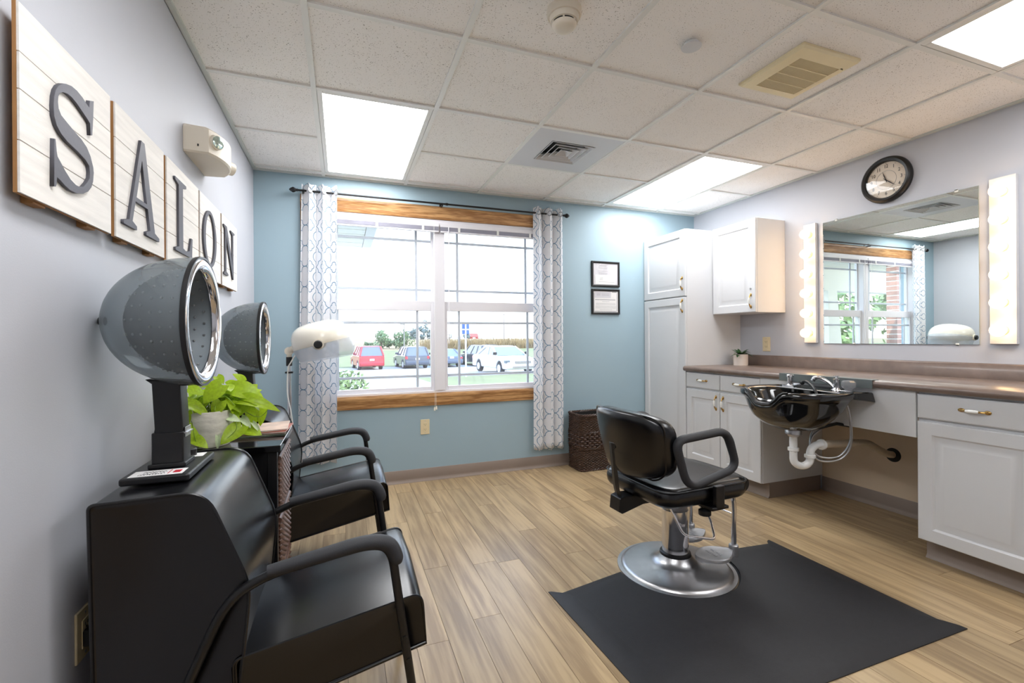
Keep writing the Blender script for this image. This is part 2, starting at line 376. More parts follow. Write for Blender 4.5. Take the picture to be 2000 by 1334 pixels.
def bake(name, cv, fn, m):
    t = bpy.data.objects.new('tmp', cv); COL.objects.link(t); dg = bpy.context.evaluated_depsgraph_get(); dg.update()
    me = bpy.data.meshes.new_from_object(t.evaluated_get(dg)); bpy.data.objects.remove(t); bpy.data.curves.remove(cv)
    me.name = name; me.transform(Matrix.Identity(4))
    for v in me.vertices: v.co = fn(v.co)
    me.materials.clear(); me.materials.append(m)
    bm = bmesh.new(); bm.from_mesh(me); bmesh.ops.remove_doubles(bm, verts=bm.verts, dist=1e-6); bmesh.ops.recalc_face_normals(bm, faces=bm.faces); bm.to_mesh(me); bm.free()
    return me
def lobj(name, me, parent):          # link a baked mesh whose vertices are world coordinates
    q = org(parent)
    if q != (0, 0, 0): me.transform(Matrix.Translation(-Vector(q)))
    return link(name, me, parent)

# ------------------------------------------------------------------ room shell
T = 0.6096
GX = [0.0] + [0.474 + T * i for i in range(6)] + [ROOM_W]
GY = [Y0] + [2.459 + T * j for j in range(-6, 3)] + [ROOM_D]
fl = struct('floor', MB().box(-0.15, ROOM_W + 0.15, Y0 - 0.15, ROOM_D + 0.15, -0.12, -0.006), M_GAP)
PW, PL, G = 0.122, 1.22, 0.0008
nrow = int(ROOM_W / PW) + 1
for i in range(nrow):
    x0 = i * PW; x1 = min(ROOM_W, x0 + PW)
    y = Y0 - random.random() * PL
    while y < ROOM_D:
        a, b = max(Y0, y), min(ROOM_D, y + PL)
        if b - a > 0.03:
            hx, hy = (x1 - x0) / 2 - G, (b - a) / 2 - G
            me = MB().box(-hx, hx, -hy, hy, -0.006, 0).mesh('plank', M_PLANK, 0)
            piece('floor_plank', me, fl, ((x0 + x1) / 2, (a + b) / 2, 0))
        y += PL
ce = struct('ceiling', MB().box(-0.15, ROOM_W + 0.15, Y0 - 0.15, ROOM_D + 0.15, 2.50, 2.60), M_GRID)
LIGHTS = [(1, 7), (5, 7), (5, 3), (1, 3)]       # (column, first row) of each two-tile luminaire
used = {(c, r + d) for c, r in LIGHTS for d in (0, 1)} | {(3, 7)}
tcache = {}
for c in range(len(GX) - 1):
    for r in range(len(GY) - 1):
        if (c, r) in used: continue
        hx, hy = round((GX[c + 1] - GX[c]) / 2 - 0.004, 4), round((GY[r + 1] - GY[r]) / 2 - 0.004, 4)
        if (hx, hy) not in tcache: tcache[(hx, hy)] = MB().box(-hx, hx, -hy, hy, 0, 0.014).mesh('ceiling_tile', M_TILE, 0)
        piece('ceiling_tile', tcache[(hx, hy)], ce, ((GX[c] + GX[c + 1]) / 2, (GY[r] + GY[r + 1]) / 2, 2.409 + random.uniform(0, 0.001)))
for x in GX[1:-1]:
    obj('grid_runner', MB().box(x - 0.012, x + 0.012, Y0, ROOM_D, 2.400, 2.409), M_GRID, ce)
for c in range(len(GX) - 1):
    for y in GY[1:-1]:
        skip = False
        for lc, lr in LIGHTS:
            if c == lc and abs(y - GY[lr + 1]) < 1e-4: skip = True
        if not skip: obj('cross_runner', MB().box(GX[c] + 0.0125, GX[c + 1] - 0.0125, y - 0.012, y + 0.012, 2.4005, 2.409), M_GRID, ce)
struct('wall_left', MB().box(-0.15, 0, Y0 - 0.15, ROOM_D + 0.15, -0.006, 2.5), M_WALL)
struct('wall_right', MB().box(ROOM_W, ROOM_W + 0.15, Y0 - 0.15, ROOM_D + 0.15, -0.006, 2.5), M_WALL)
struct('wall_front', MB().box(0, ROOM_W, Y0 - 0.15, Y0, -0.006, 2.5), M_WALL)
WX0, WX1, WZ0, WZ1 = 0.41, 2.305, 0.715, 2.147
wb = MB(); D2 = ROOM_D + 0.15
wb.box(0, WX0, ROOM_D, D2, -0.006, 2.5); wb.box(WX1, ROOM_W, ROOM_D, D2, -0.006, 2.5); wb.box(WX0, WX1, ROOM_D, D2, -0.006, WZ0); wb.box(WX0, WX1, ROOM_D, D2, WZ1, 2.5)
struct('wall_back', wb, M_BLUE)
struct('trim_1', MB().box(0, 0.022, Y0, ROOM_D, 2.398, 2.4095).box(0, 0.002, Y0, ROOM_D, 2.398, 2.42), M_ANGLE)
struct('trim_2', MB().box(ROOM_W - 0.022, ROOM_W, Y0, ROOM_D, 2.398, 2.4095), M_ANGLE)
struct('trim_3', MB().box(0.022, ROOM_W - 0.022, ROOM_D - 0.022, ROOM_D, 2.398, 2.4095), M_ANGLE)
BP = [(0, 0.001), (0.022, 0.001), (0.020, 0.005), (0.008, 0.014), (0.006, 0.03), (0.006, 0.098), (0.003, 0.102), (0, 0.102)]
struct('baseboard_back', MB().prism([(ROOM_D - a, b) for a, b in BP], 'x', 0, 3.38), M_BASE, smooth=50)
struct('baseboard_left', MB().prism(BP, 'y', Y0, ROOM_D), M_BASE, smooth=50)
struct('trim_4', MB().box(ROOM_W - 0.003, ROOM_W, 1.50, 2.44, 0.102, 0.870), mat('beige_paint', (204, 184, 158), 0.6, var=0.02))
struct('baseboard_right', MB().prism([(ROOM_W - a, b) for a, b in BP], 'y', 1.50, 2.44), M_BASE, smooth=50)

# ------------------------------------------------------------------ window
win = root_struct('window_1', (1.3575, ROOM_D, 0.6))
def casing(x0, x1, z0, z1, name, m, along):
    prof = [(0, 0), (0.014, 0), (0.018, 0.012), (0.022, 0.03), (0.022, 0.062), (0.027, 0.072), (0.030, 0.09), (0.026, 0.103), (0, 0.103)]
    mb = MB()
    if along == 'x':
        s_ = (z1 - z0) / 0.103; mb.prism([(ROOM_D - a, z0 + b * s_) for a, b in prof], 'x', x0, x1)
    else:
        s_ = (x1 - x0) / 0.103; mb.prism([(x0 + b * s_, ROOM_D - a) for a, b in prof], 'z', z0, z1)
    return obj(name, mb, m, win, smooth=60)
casing(0.312, 2.403, WZ1, WZ1 + 0.103, 'casing_head', M_OAK, 'x')
casing(0.312, 2.403, 0.614, 0.715, 'casing_sill', M_OAK, 'x')
casing(0.312, 0.412, 0.716, 2.146, 'casing_side', M_OAKZ, 'z')
casing(2.303, 2.403, 0.716, 2.146, 'casing_side', M_OAKZ, 'z')
fy0, fy1 = ROOM_D - 0.004, ROOM_D + 0.10
fr = MB(); fr.box(WX0, WX0 + 0.035, fy0, fy1, WZ0, WZ1); fr.box(WX1 - 0.035, WX1, fy0, fy1, WZ0, WZ1)
fr.box(WX0 + 0.035, WX1 - 0.035, fy0, fy1, WZ1 - 0.035, WZ1); fr.box(WX0 + 0.035, WX1 - 0.035, fy0, fy1, WZ0, WZ0 + 0.018)
obj('window_frame', fr, M_VINYLW, win, bevel=0.003)
obj('mullion', MB().box(1.313, 1.402, fy0 - 0.004, fy1, WZ0 + 0.018, WZ1 - 0.035), M_VINYLW, win, bevel=0.004)
def sash(x0, x1, z0, z1, yc, st, rb, rt, vb, hb):
    f = MB(); f.box(x0, x0 + st, yc - 0.016, yc + 0.016, z0, z1); f.box(x1 - st, x1, yc - 0.016, yc + 0.016, z0, z1)
    f.box(x0 + st, x1 - st, yc - 0.016, yc + 0.016, z0, z0 + rb); f.box(x0 + st, x1 - st, yc - 0.016, yc + 0.016, z1 - rt, z1)
    s_ = obj('sash', f, M_VINYLW, win, bevel=0.003)
    obj('glass_pane', MB().box(x0 + st - 0.003, x1 - st + 0.003, yc - 0.008, yc + 0.008, z0 + rb - 0.003, z1 - rt + 0.003), M_GLASS, s_, smooth=0)
    for x in vb: obj('muntin', MB().box(x - 0.010, x + 0.010, yc - 0.006, yc + 0.006, z0 + rb, z1 - rt), M_MUNTIN, s_, bevel=0.003)
    for z in hb: obj('muntin', MB().box(x0 + st, x1 - st, yc - 0.0055, yc + 0.0055, z - 0.010, z + 0.010), M_MUNTIN, s_, bevel=0.003)
for xa, xb, v1, v2 in ((WX0 + 0.035, 1.313, 0.562, 1.178), (1.402, WX1 - 0.035, 1.527, 2.157)):
    sash(xa, xb, 1.40, WZ1 - 0.035, ROOM_D + 0.075, 0.014, 0.072, 0.02, (v1, v2), (1.975, 1.568))
    sash(xa, xb, WZ0 + 0.018, 1.472, ROOM_D + 0.035, 0.026, 0.032, 0.08, (v1 + 0.003, v2), (1.293, 0.855))
# raised mini blinds, one per sash
def blind(x0, x1, label, clips, cord_x, wand_x):
    zt = WZ1 - 0.0355
    b = thing('mini_blind', label, 'blind', ((x0 + x1) / 2, ROOM_D - 0.03, zt - 0.075), 'raised mini blinds in the window')
    obj('headrail', MB().box(x0, x1, ROOM_D - 0.034, ROOM_D - 0.009, zt - 0.03, zt), M_VINYLW, b, bevel=0.002)
    s_ = MB()
    for i in range(9):
        z = zt - 0.033 - i * 0.0032; y = random.uniform(-0.001, 0.001)
        s_.box(x0 + 0.004, x1 - 0.004, ROOM_D - 0.036 + y, ROOM_D - 0.011 + y, z - 0.0012, z)
    obj('slat_stack', s_, M_SLAT, b, smooth=0, stuff=True)
    obj('bottom_rail', MB().box(x0 + 0.003, x1 - 0.003, ROOM_D - 0.035, ROOM_D - 0.012, zt - 0.075, zt - 0.063), M_VINYLW, b, bevel=0.002)
    for c in clips: obj('ladder_clip', MB().box(c - 0.010, c + 0.010, ROOM_D - 0.039, ROOM_D - 0.034, zt - 0.066, zt - 0.028), M_PORC, b, bevel=0.002)
    if cord_x:
        obj('pull_cord', MB().tube([(cord_x, ROOM_D - 0.04, zt - 0.03), (cord_x, ROOM_D - 0.045, 0.60)], 0.0011, 5).tube([(cord_x + 0.006, ROOM_D - 0.04, zt - 0.03), (cord_x + 0.010, ROOM_D - 0.045, 0.605)], 0.0011, 5), M_PORC, b)
        for dx, dz in ((-0.003, 0), (0.012, 0.008)):
            obj('cord_tassel', MB().lathe([(0.002, 0.028), (0.005, 0.024), (0.0075, 0), (0.002, -0.001)], (cord_x + dx, ROOM_D - 0.046, 0.575 + dz), 'z', 10), M_CREAM, b)
    if wand_x: obj('tilt_wand', MB().cyl((wand_x, ROOM_D - 0.042, zt - 0.03), (wand_x - 0.004, ROOM_D - 0.044, 1.12), 0.004, 8), M_VINYLW, b)
blind(0.452, 1.352, 'white mini blind pulled up over the left sash, with a long pull cord', (0.86, 1.22), 1.305, None)
blind(1.362, 2.262, 'white mini blind pulled up over the right sash, with a clear tilt wand', (1.52, 1.86, 2.16), None, 1.43)

# ------------------------------------------------------------------ curtains
RY, RZ = 3.705, 2.262
rod = thing('curtain_rod', 'thin black curtain rod with faceted end knobs above the oak window head', 'curtain rod', (1.37, RY, RZ))
obj('pole', MB().cyl((0.30, RY, RZ), (2.475, RY, RZ), 0.0075, 12), M_BLACKM, rod)
obj('pole_joint', MB().cyl((1.40, RY, RZ), (1.42, RY, RZ), 0.0105, 12), M_BLACKM, rod)
for sx, x in ((-1, 0.30), (1, 2.475)):
    obj('finial', MB().lathe([(0.008, 0), (0.012, 0.004), (0.009, 0.010), (0.019, 0.024), (0.021, 0.034), (0.012, 0.050), (0.004, 0.058)][::1], (x, RY, RZ), 'x', 8) if sx > 0 else
        MB().lathe([(r, -h) for r, h in [(0.008, 0), (0.012, 0.004), (0.009, 0.010), (0.019, 0.024), (0.021, 0.034), (0.012, 0.050), (0.004, 0.058)]], (x, RY, RZ), 'x', 8), M_BLACKM, rod, smooth=20)
for x in (0.335, 1.372, 2.44):
    obj('bracket', MB().box(x - 0.006, x + 0.006, RY - 0.004, ROOM_D - 0.001, RZ - 0.018, RZ - 0.009).box(x - 0.010, x + 0.010, ROOM_D - 0.004, ROOM_D, RZ - 0.05, RZ + 0.02), M_BLACKM, rod)
def curtain(xt0, xt1, xb0, xb1, zt, zb, folds, phase, label, grom):
    c = thing('curtain', label, 'curtain', ((xt0 + xt1) / 2, RY, zb), 'printed curtains on the black rod')
    nu, nv, full = 96, 40, 0.62; mb = MB(); uv = []
    def fn(u, v):
        z = zt + (zb - zt) * v; x0 = xt0 + (xb0 - xt0) * v; x1 = xt1 + (xb1 - xt1) * v
        amp = 0.030 * (1 - 0.25 * v)
        ph = 2 * pi * folds * u + phase
        y = RY + amp * sin(ph) + 0.006 * v * sin(3.1 * u * 6 + 2 * v) ; x = x0 + (x1 - x0) * u + 0.010 * sin(2 * ph) * (1 if True else 0) * (0.6 + 0.4 * v)
        return (x, min(y, ROOM_D - 0.034), z + 0.006 * sin(ph * 2) * (1 if v < 0.02 else 0) + (0.006 * sin(ph) if v > 0.97 else 0))
    mb.grid(fn, nu, nv); me = mb.mesh('cloth', M_CLOTH, 180, org(c))
    L = me.uv_layers.new(name='UVMap')
    for p in me.polygons:
        for li in p.loop_indices:
            vi = me.loops[li].vertex_index; i, j = vi % (nu + 1), vi // (nu + 1)
            L.data[li].uv = (i / nu * full, j / nv * (zt - zb))
    o = link('cloth', me, c); s_ = o.modifiers.new('thick', 'SOLIDIFY'); s_.thickness = 0.0012
    for g in grom:
        ph = 2 * pi * folds * g + phase; x = xt0 + (xt1 - xt0) * g + 0.006 * sin(2 * ph)
        tx, ty = (xt1 - xt0) + 0.006 * 2 * 2 * pi * folds * cos(2 * ph), 0.034 * 2 * pi * folds * cos(ph)
        tv = Vector((tx, ty, 0)).normalized(); zz = Vector((0, 0, 1)); ctr = Vector((x, RY + 0.034 * sin(ph), RZ))
        obj('grommet', MB().tube([ctr + tv * (0.0205 * cos(2 * pi * q / 18)) + zz * (0.0205 * sin(2 * pi * q / 18)) for q in range(18)], 0.0045, 6, True), M_STEEL, c)
    return c
curtain(0.318, 0.572, 0.275, 0.560, 2.312, 0.235, 2.7, 0.6, 'white trellis print curtain hanging at the left side of the window, behind the salon dryers', (0.09, 0.28, 0.46, 0.65, 0.83, 0.95))
curtain(2.188, 2.462, 2.183, 2.462, 2.312, 0.175, 2.6, 2.6, 'white trellis print curtain hanging at the right side of the window, beside the wicker hamper', (0.10, 0.29, 0.48, 0.67, 0.86))

# ------------------------------------------------------------------ ceiling fixtures
def luminaire(c, r, label):
    x0, x1, y0, y1 = GX[c] + 0.013, GX[c + 1] - 0.013, GY[r] + 0.013, GY[r + 2] - 0.013
    t = thing('ceiling_light', label, 'ceiling light', ((x0 + x1) / 2, (y0 + y1) / 2, 2.40), 'recessed ceiling lights')
    f = MB(); q = 0.026
    f.box(x0, x0 + q, y0, y1, 2.401, 2.42); f.box(x1 - q, x1, y0, y1, 2.401, 2.42); f.box(x0 + q, x1 - q, y0, y0 + q, 2.401, 2.42); f.box(x0 + q, x1 - q, y1 - q, y1, 2.401, 2.42)
    obj('light_frame', f, M_GRID, t, bevel=0.003)
    obj('housing', MB().box(x0, x1, y0, y1, 2.43, 2.49), M_GRID, t)
    obj('diffuser', MB().box(x0 + q - 0.002, x1 - q + 0.002, y0 + q - 0.002, y1 - q + 0.002, 2.408, 2.412), M_PANEL, t, smooth=0)
luminaire(1, 7, 'lit rectangular ceiling light above the left side of the window')
luminaire(5, 7, 'lit rectangular ceiling light above the tall white cabinet')
luminaire(5, 3, 'lit rectangular ceiling light above the counter, cut by the corner of the photo')
luminaire(1, 3, 'lit rectangular ceiling light above the photographer, out of view, added for lighting')  # unseen fourth light, assumed by symmetry and added to light the room
# supply diffuser
x0, x1, y0, y1 = GX[3] + 0.013, GX[4] - 0.013, GY[7] + 0.013, GY[8] - 0.013
t = thing('air_diffuser', 'white square ceiling air diffuser with nested louvers, in front of the window', 'air vent', ((x0 + x1) / 2, (y0 + y1) / 2, 2.40))
cx, cy = 2.003, 2.765
pl = MB(); h = 0.155
pl.box(x0, cx - h, y0, y1, 2.401, 2.404); pl.box(cx + h, x1, y0, y1, 2.401, 2.404); pl.box(cx - h, cx + h, y0, cy - h, 2.401, 2.404); pl.box(cx - h, cx + h, cy + h, y1, 2.401, 2.404)
obj('panel', pl, M_WHITE, t)
obj('cavity', MB().box(cx - h - 0.01, cx + h + 0.01, cy - h - 0.01, cy + h + 0.01, 2.46, 2.47), M_DARK, t)
for i, a in enumerate((0.153, 0.116, 0.080, 0.046)):
    b = a - 0.030; z0, z1 = 2.398, 2.428
    R = [[(cx + sx * q, cy + sy * q, z) for sx, sy in ((-1, -1), (1, -1), (1, 1), (-1, 1))] for q, z in ((a, z0), (b, z1), (b - 0.003, z1), (a - 0.005, z0 - 0.001), (a, z0))]
    obj('louver', MB().rings(R, False, False), M_WHITE, t, smooth=0)
# exhaust fan grille
x0, x1, y0, y1 = 2.444, 2.80, 1.388, 1.73
t = thing('exhaust_fan', 'yellowed plastic exhaust fan grille on the ceiling in front of the wall clock', 'exhaust fan', (2.622, 1.56, 2.40))
f = MB(); a0, a1, b0, b1 = 2.498, 2.772, 1.448, 1.678
R = []
for d, z in ((0, 2.409), (0, 2.399), (0.008, 2.390), (0.05, 2.384)):
    R.append([(x0 + d, y0 + d, z), (x1 - d, y0 + d, z), (x1 - d, y1 - d, z), (x0 + d, y1 - d, z)])
R.append([(a0, b0, 2.384), (a1, b0, 2.384), (a1, b1, 2.384), (a0, b1, 2.384)]); R.append([(a0, b0, 2.400), (a1, b0, 2.400), (a1, b1, 2.400), (a0, b1, 2.400)])
obj('grille_frame', MB().rings(R, False, False), M_YELLOW, t, smooth=30)
obj('filter', MB().box(a0, a1, b0, b1, 2.398, 2.402), M_SLATY, t)
sl = MB()
for i in range(44):
    x = a0 + (i + 0.5) * (a1 - a0) / 44; sl.box(x - 0.0014, x + 0.0014, b0, b1, 2.385, 2.398)
obj('slats', sl, M_SLATY, t, smooth=0, stuff=True)
for i in range(1, 4):
    y = b0 + i * (b1 - b0) / 4; obj('rib', MB().box(a0, a1, y - 0.002, y + 0.002, 2.3835, 2.392), M_YELLOW, t)
# smoke detector and concealed sprinkler
t = thing('smoke_detector', 'cream round smoke detector hanging from a ceiling tile', 'smoke detector', (1.40, 1.565, 2.40))
obj('base', MB().lathe([(0.066, 0.009), (0.066, -0.012), (0.062, -0.020)], (1.40, 1.565, 2.40)), M_CREAM, t)
obj('sensor', MB().lathe([(0.056, -0.018), (0.052, -0.040), (0.050, -0.041)], (1.40, 1.565, 2.40)), M_CREAM, t)
obj('intake', MB().lathe([(0.044, -0.038), (0.044, -0.050)], (1.40, 1.565, 2.40)), M_DARK, t)
for i in range(6):
    a = i * pi / 3; obj('intake_rib', MB().box(1.40 + 0.044 * cos(a) - 0.003, 1.40 + 0.044 * cos(a) + 0.003, 1.565 + 0.044 * sin(a) - 0.003, 1.565 + 0.044 * sin(a) + 0.003, 2.348, 2.362), M_CREAM, t)
obj('cap', MB().lathe([(0.047, -0.048), (0.046, -0.054), (0.036, -0.063), (0.018, -0.067), (0.0001, -0.068)], (1.40, 1.565, 2.40)), M_CREAM, t)
t = thing('sprinkler_cover', 'flat white round sprinkler cover on the ceiling between smoke detector and fan grille', 'sprinkler', (2.0, 1.56, 2.40))
obj('cover_plate', MB().lathe([(0.040, -0.004), (0.042, -0.006), (0.041, -0.0085), (0.0001, -0.0095)], (2.0, 1.56, 2.40), 'z', 40), M_WHITE, t)
obj('cup', MB().lathe([(0.030, 0.009), (0.030, -0.004)], (2.0, 1.56, 2.40)), M_GRID, t)

# ------------------------------------------------------------------ cabinets (right wall)
FX = 3.38
def relief(mb, X, y0, y1, z0, z1, th=0.019, inset=0.062):
    a = min(inset, (y1 - y0) * 0.24)
    lv = [(0, X + th), (0, X + 0.004), (0.004, X), (a, X), (a + 0.009, X + 0.010), (a + 0.020, X + 0.011), (a + 0.046, X + 0.002), (a + 0.050, X + 0.0016)]
    return mb.rings([[(x, y0 + d, z0 + d), (x, y1 - d, z0 + d), (x, y1 - d, z1 - d), (x, y0 + d, z1 - d)] for d, x in lv])
def slab(mb, X, y0, y1, z0, z1, th=0.019):
    return mb.rings([[(x, y0 + d, z0 + d), (x, y1 - d, z0 + d), (x, y1 - d, z1 - d), (x, y0 + d, z1 - d)] for d, x in ((0, X + th), (0, X + 0.006), (0.003, X + 0.002), (0.007, X))])
def pull(parent, X, y, z, vert):
    L = 0.048; mb = MB(); P = lambda s_, d: (X - d, y, z + s_) if vert else (X - d, y + s_, z)
    for sg in (-1, 1):
        mb.m = 0
        mb.tube(smoothp([P(sg * L, 0.0), P(sg * (L - 0.002), 0.010), P(sg * (L - 0.016), 0.016), P(sg * 0.022, 0.021)], 4), [0.0085] * 2 + [0.0055] * 2 + [0.0045] * 7 + [0.0055] * 2, 8)
        mb.ball(P(sg * L, 0.002), 0.0095, 10, 6, (0.5, 1, 1.5) if vert else (0.5, 1.5, 1))
    mb.m = 1
    mb.tube([P(-0.024, 0.0215), P(-0.012, 0.022), P(0, 0.022), P(0.012, 0.022), P(0.024, 0.0215)], [0.006, 0.0085, 0.0092, 0.0085, 0.006], 10)
    return obj('handle', mb, [M_BRASS, M_PORC], parent, label='brass bar handle with a white porcelain grip')
BOXX = FX + 0.020
# tall cabinet
t = thing('tall_cabinet', 'tall white two-door storage cabinet in the corner by the blue wall', 'cabinet', (3.7, 3.48, 0))
obj('carcass', MB().box(BOXX, ROOM_W - 0.001, 3.193, ROOM_D - 0.002, 0.11, 2.10), M_WHITE, t, bevel=0.002)
obj('toe_kick', MB().box(3.455, ROOM_W - 0.001, 3.193, ROOM_D - 0.025, 0.001, 0.11), M_BASE, t)
for z0, z1, hz in ((1.518, 2.098, 1.628), (0.115, 1.508, 1.432)):
    d = obj('door', relief(MB(), FX, 3.195, ROOM_D - 0.006, z0, z1), M_WHITE, t, smooth=25); pull(d, FX, 3.228, hz, True)
# wall cabinet
t = thing('wall_cabinet', 'white single-door wall cabinet mounted beside the tall cabinet', 'cabinet', (3.84, 2.96, 1.345))
obj('carcass', MB().box(3.70, ROOM_W - 0.001, 2.74, 3.192, 1.355, 2.108), M_WHITE, t, bevel=0.002)
d = obj('door', relief(MB(), 3.68, 2.742, 3.188, 1.357, 2.106), M_WHITE, t, smooth=25); pull(d, 3.68, 2.785, 1.447, True)
obj('lock', MB().lathe([(0.0085, 0.0), (0.0085, -0.004), (0.004, -0.005)], (3.68, 2.788, 1.545), 'x', 14), M_STEEL, d)
# base cabinets
def base_cab(y0, y1, doors, label, side_base=False):
    t = thing('base_cabinet', label, 'cabinet', (3.7, (y0 + y1) / 2, 0))
    obj('carcass', MB().box(BOXX, ROOM_W - 0.001, y0, y1, 0.11, 0.868), M_WHITE, t, bevel=0.002)
    obj('toe_kick', MB().prism([(3.468, 0.001), (3.449, 0.001), (3.455, 0.010), (3.462, 0.02), (3.462, 0.11), (3.468, 0.11)], 'y', y0, y1).box(3.468, ROOM_W - 0.025, y0, y1, 0.001, 0.11), M_BASE, t)
    n = len(doors); wd = (y1 - y0) / n
    for i, side in enumerate(doors):
        a, b = y0 + i * wd + 0.003, y0 + (i + 1) * wd - 0.003
        d = obj('drawer', slab(MB(), FX, a, b, 0.735, 0.860), M_WHITE, t, smooth=25); pull(d, FX, (a + b) / 2, 0.80, False)
        d = obj('door', relief(MB(), FX, a, b, 0.113, 0.718), M_WHITE, t, smooth=25); pull(d, FX, a + 0.033 if side < 0 else b - 0.033, 0.634, True)
    return t
base_cab(2.440, 3.190, (1, -1), 'white base cabinet with two drawers and two doors, left of the shampoo bowl')
base_cab(1.03, 1.498, (-1,), 'white base cabinet with one drawer over one door, right of the shampoo bowl')
base_cab(0.50, 1.028, (1,), 'white base cabinet at the near end of the counter, outside the photo')
t = tag(obj('apron_panel', MB().box(FX, FX + 0.018, 1.4995, 2.4385, 0.630, 0.868), M_WHITE, bevel=0.002), 'plain white panel under the counter behind the shampoo bowl', 'panel')
# worktop
t = thing('countertop', 'long brown laminate countertop with backsplash along the right wall', 'countertop', (3.68, 1.85, 0.87))
prof = [(ROOM_W - 0.001, 0.870), (3.362, 0.870), (3.352, 0.876), (3.348, 0.890), (3.352, 0.904), (3.364, 0.911), (ROOM_W - 0.001, 0.911)]
obj('worktop', MB().prism(prof, 'y', 0.50, 3.191), M_COUNTER, t, smooth=50)
obj('backsplash', MB().prism([(ROOM_W - 0.001, 0.9112), (ROOM_W - 0.021, 0.9112), (ROOM_W - 0.021, 0.992), (ROOM_W - 0.015, 0.999), (ROOM_W - 0.001, 0.999)], 'y', 0.50, 3.191), M_COUNTER, t, smooth=50)

# ------------------------------------------------------------------ right wall: mirror, lamps, clock
t = thing('wall_mirror', 'large square frameless mirror between the two vanity light strips', 'mirror', (ROOM_W - 0.004, 1.97, 1.56))
obj('mirror_glass', MB().rings([[(x, 1.52 + d, 1.104 + d), (x, 2.421 - d, 1.104 + d), (x, 2.421 - d, 2.010 - d), (x, 1.52 + d, 2.010 - d)] for d, x in ((0.0008, ROOM_W - 0.0062), (0.0008, ROOM_W - 0.007))]), M_MIRROR, t, smooth=0)
obj('mirror_backing', MB().box(ROOM_W - 0.006, ROOM_W - 0.001, 1.52, 2.421, 1.104, 2.010), mat('glass_edge', (150, 160, 156), 0.4), t)
for y, z in ((1.62, 2.010), (2.32, 2.010), (1.62, 1.104), (2.20, 1.104)):
    s_ = 1 if z > 1.5 else -1
    obj('mirror_clip', MB().box(ROOM_W - 0.0105, ROOM_W - 0.0072, y - 0.007, y + 0.007, min(z + 0.006 * s_, z - 0.008 * s_), max(z + 0.006 * s_, z - 0.008 * s_)).box(ROOM_W - 0.0105, ROOM_W, y - 0.007, y + 0.007, min(z + 0.001 * s_, z + 0.006 * s_), max(z + 0.001 * s_, z + 0.006 * s_)), M_PORC, t)
def strip(y0, y1, label):
    t = thing('vanity_light', label, 'vanity light', (ROOM_W - 0.02, (y0 + y1) / 2, 1.11), 'vanity light strips')
    obj('back_box', MB().box(ROOM_W - 0.028, ROOM_W - 0.001, y0, y1, 1.108, 2.022), M_WHITE, t, bevel=0.003)
    yc = (y0 + y1) / 2; xf = ROOM_W - 0.028
    for i in range(6):
        z = 1.184 + i * 0.1512
        b = obj('bulb', MB().ball((xf - 0.050, yc, z), 0.034, 20, 12), M_BULB, t)
        obj('socket', MB().lathe([(0.026, 0.0), (0.024, -0.006), (0.017, -0.010), (0.017, -0.022)], (xf, yc, z), 'x', 20), M_YELLOW, b)  # yellow colour stands in for the warm glow at the bulb's rim
strip(2.464, 2.560, 'white vanity light strip with six glowing bulbs, between mirror and wall cabinet')
strip(1.357, 1.468, 'white vanity light strip with six glowing bulbs, at the near edge of the mirror')
# clock
CY, CZ, CR = 1.985, 2.192, 0.152
t = thing('wall_clock', 'round black-rimmed wall clock above the mirror', 'clock', (ROOM_W - 0.02, CY, CZ))
obj('rim', MB().lathe([(CR - 0.004, -0.001), (CR, -0.012), (CR - 0.004, -0.030), (CR - 0.016, -0.040), (CR - 0.030, -0.036), (CR - 0.036, -0.020), (CR - 0.036, -0.001)], (ROOM_W, CY, CZ), 'x', 64, False), M_BLACKP, t)
xf = ROOM_W - 0.016
obj('dial', MB().lathe([(CR - 0.034, -0.004), (CR - 0.034, -0.016), (0.0001, -0.016)], (ROOM_W, CY, CZ), 'x', 48), M_CLOCKF, t)
for i in range(1, 13):
    a = radians(30 * i); r = 0.089; dy, dz = -r * sin(a), r * cos(a)
    fn = lambda c, dy=dy, dz=dz: Vector((xf - 0.0012 - c.z, CY + dy - c.x * 0.8, CZ + dz + c.y))
    lobj('numeral', text_mesh('numeral', str(i), 0.032, 0.001, fn, M_INKD), t)
    a2 = 0.108; obj('minute_dot', MB().cyl((xf - 0.0001, CY - a2 * sin(a), CZ + a2 * cos(a)), (xf - 0.0015, CY - a2 * sin(a), CZ + a2 * cos(a)), 0.0018, 8), M_INKD, t)
obj('dial_ring', MB().tube([(xf - 0.0005, CY + 0.06 * cos(2 * pi * q / 48), CZ + 0.06 * sin(2 * pi * q / 48)) for q in range(48)], 0.0008, 5, True), M_INK, t)
def hand(name, ang, ln, wd, dx):
    a = radians(ang); d = Vector((0, -sin(a), cos(a))); n_ = Vector((0, -cos(a), -sin(a))); c = Vector((xf - dx, CY, CZ))
    pts = [c - d * 0.018 + n_ * wd * 0.4, c + d * ln * 0.45 + n_ * wd, c + d * ln, c + d * ln * 0.45 - n_ * wd, c - d * 0.018 - n_ * wd * 0.4]
    obj(name, MB().add([tuple(p) for p in pts] + [tuple(p - Vector((0.001, 0, 0))) for p in pts], [(0, 1, 2, 3, 4), (9, 8, 7, 6, 5)] + [(i, (i + 1) % 5, 5 + (i + 1) % 5, 5 + i) for i in range(5)]), M_INKD, t, smooth=0)
hand('hour_hand', 341, 0.060, 0.0035, 0.004); hand('minute_hand', 132, 0.082, 0.003, 0.006)
obj('hand_hub', MB().lathe([(0.004, -0.002), (0.004, -0.009), (0.001, -0.010)], (xf, CY, CZ), 'x', 12), M_INKD, t)
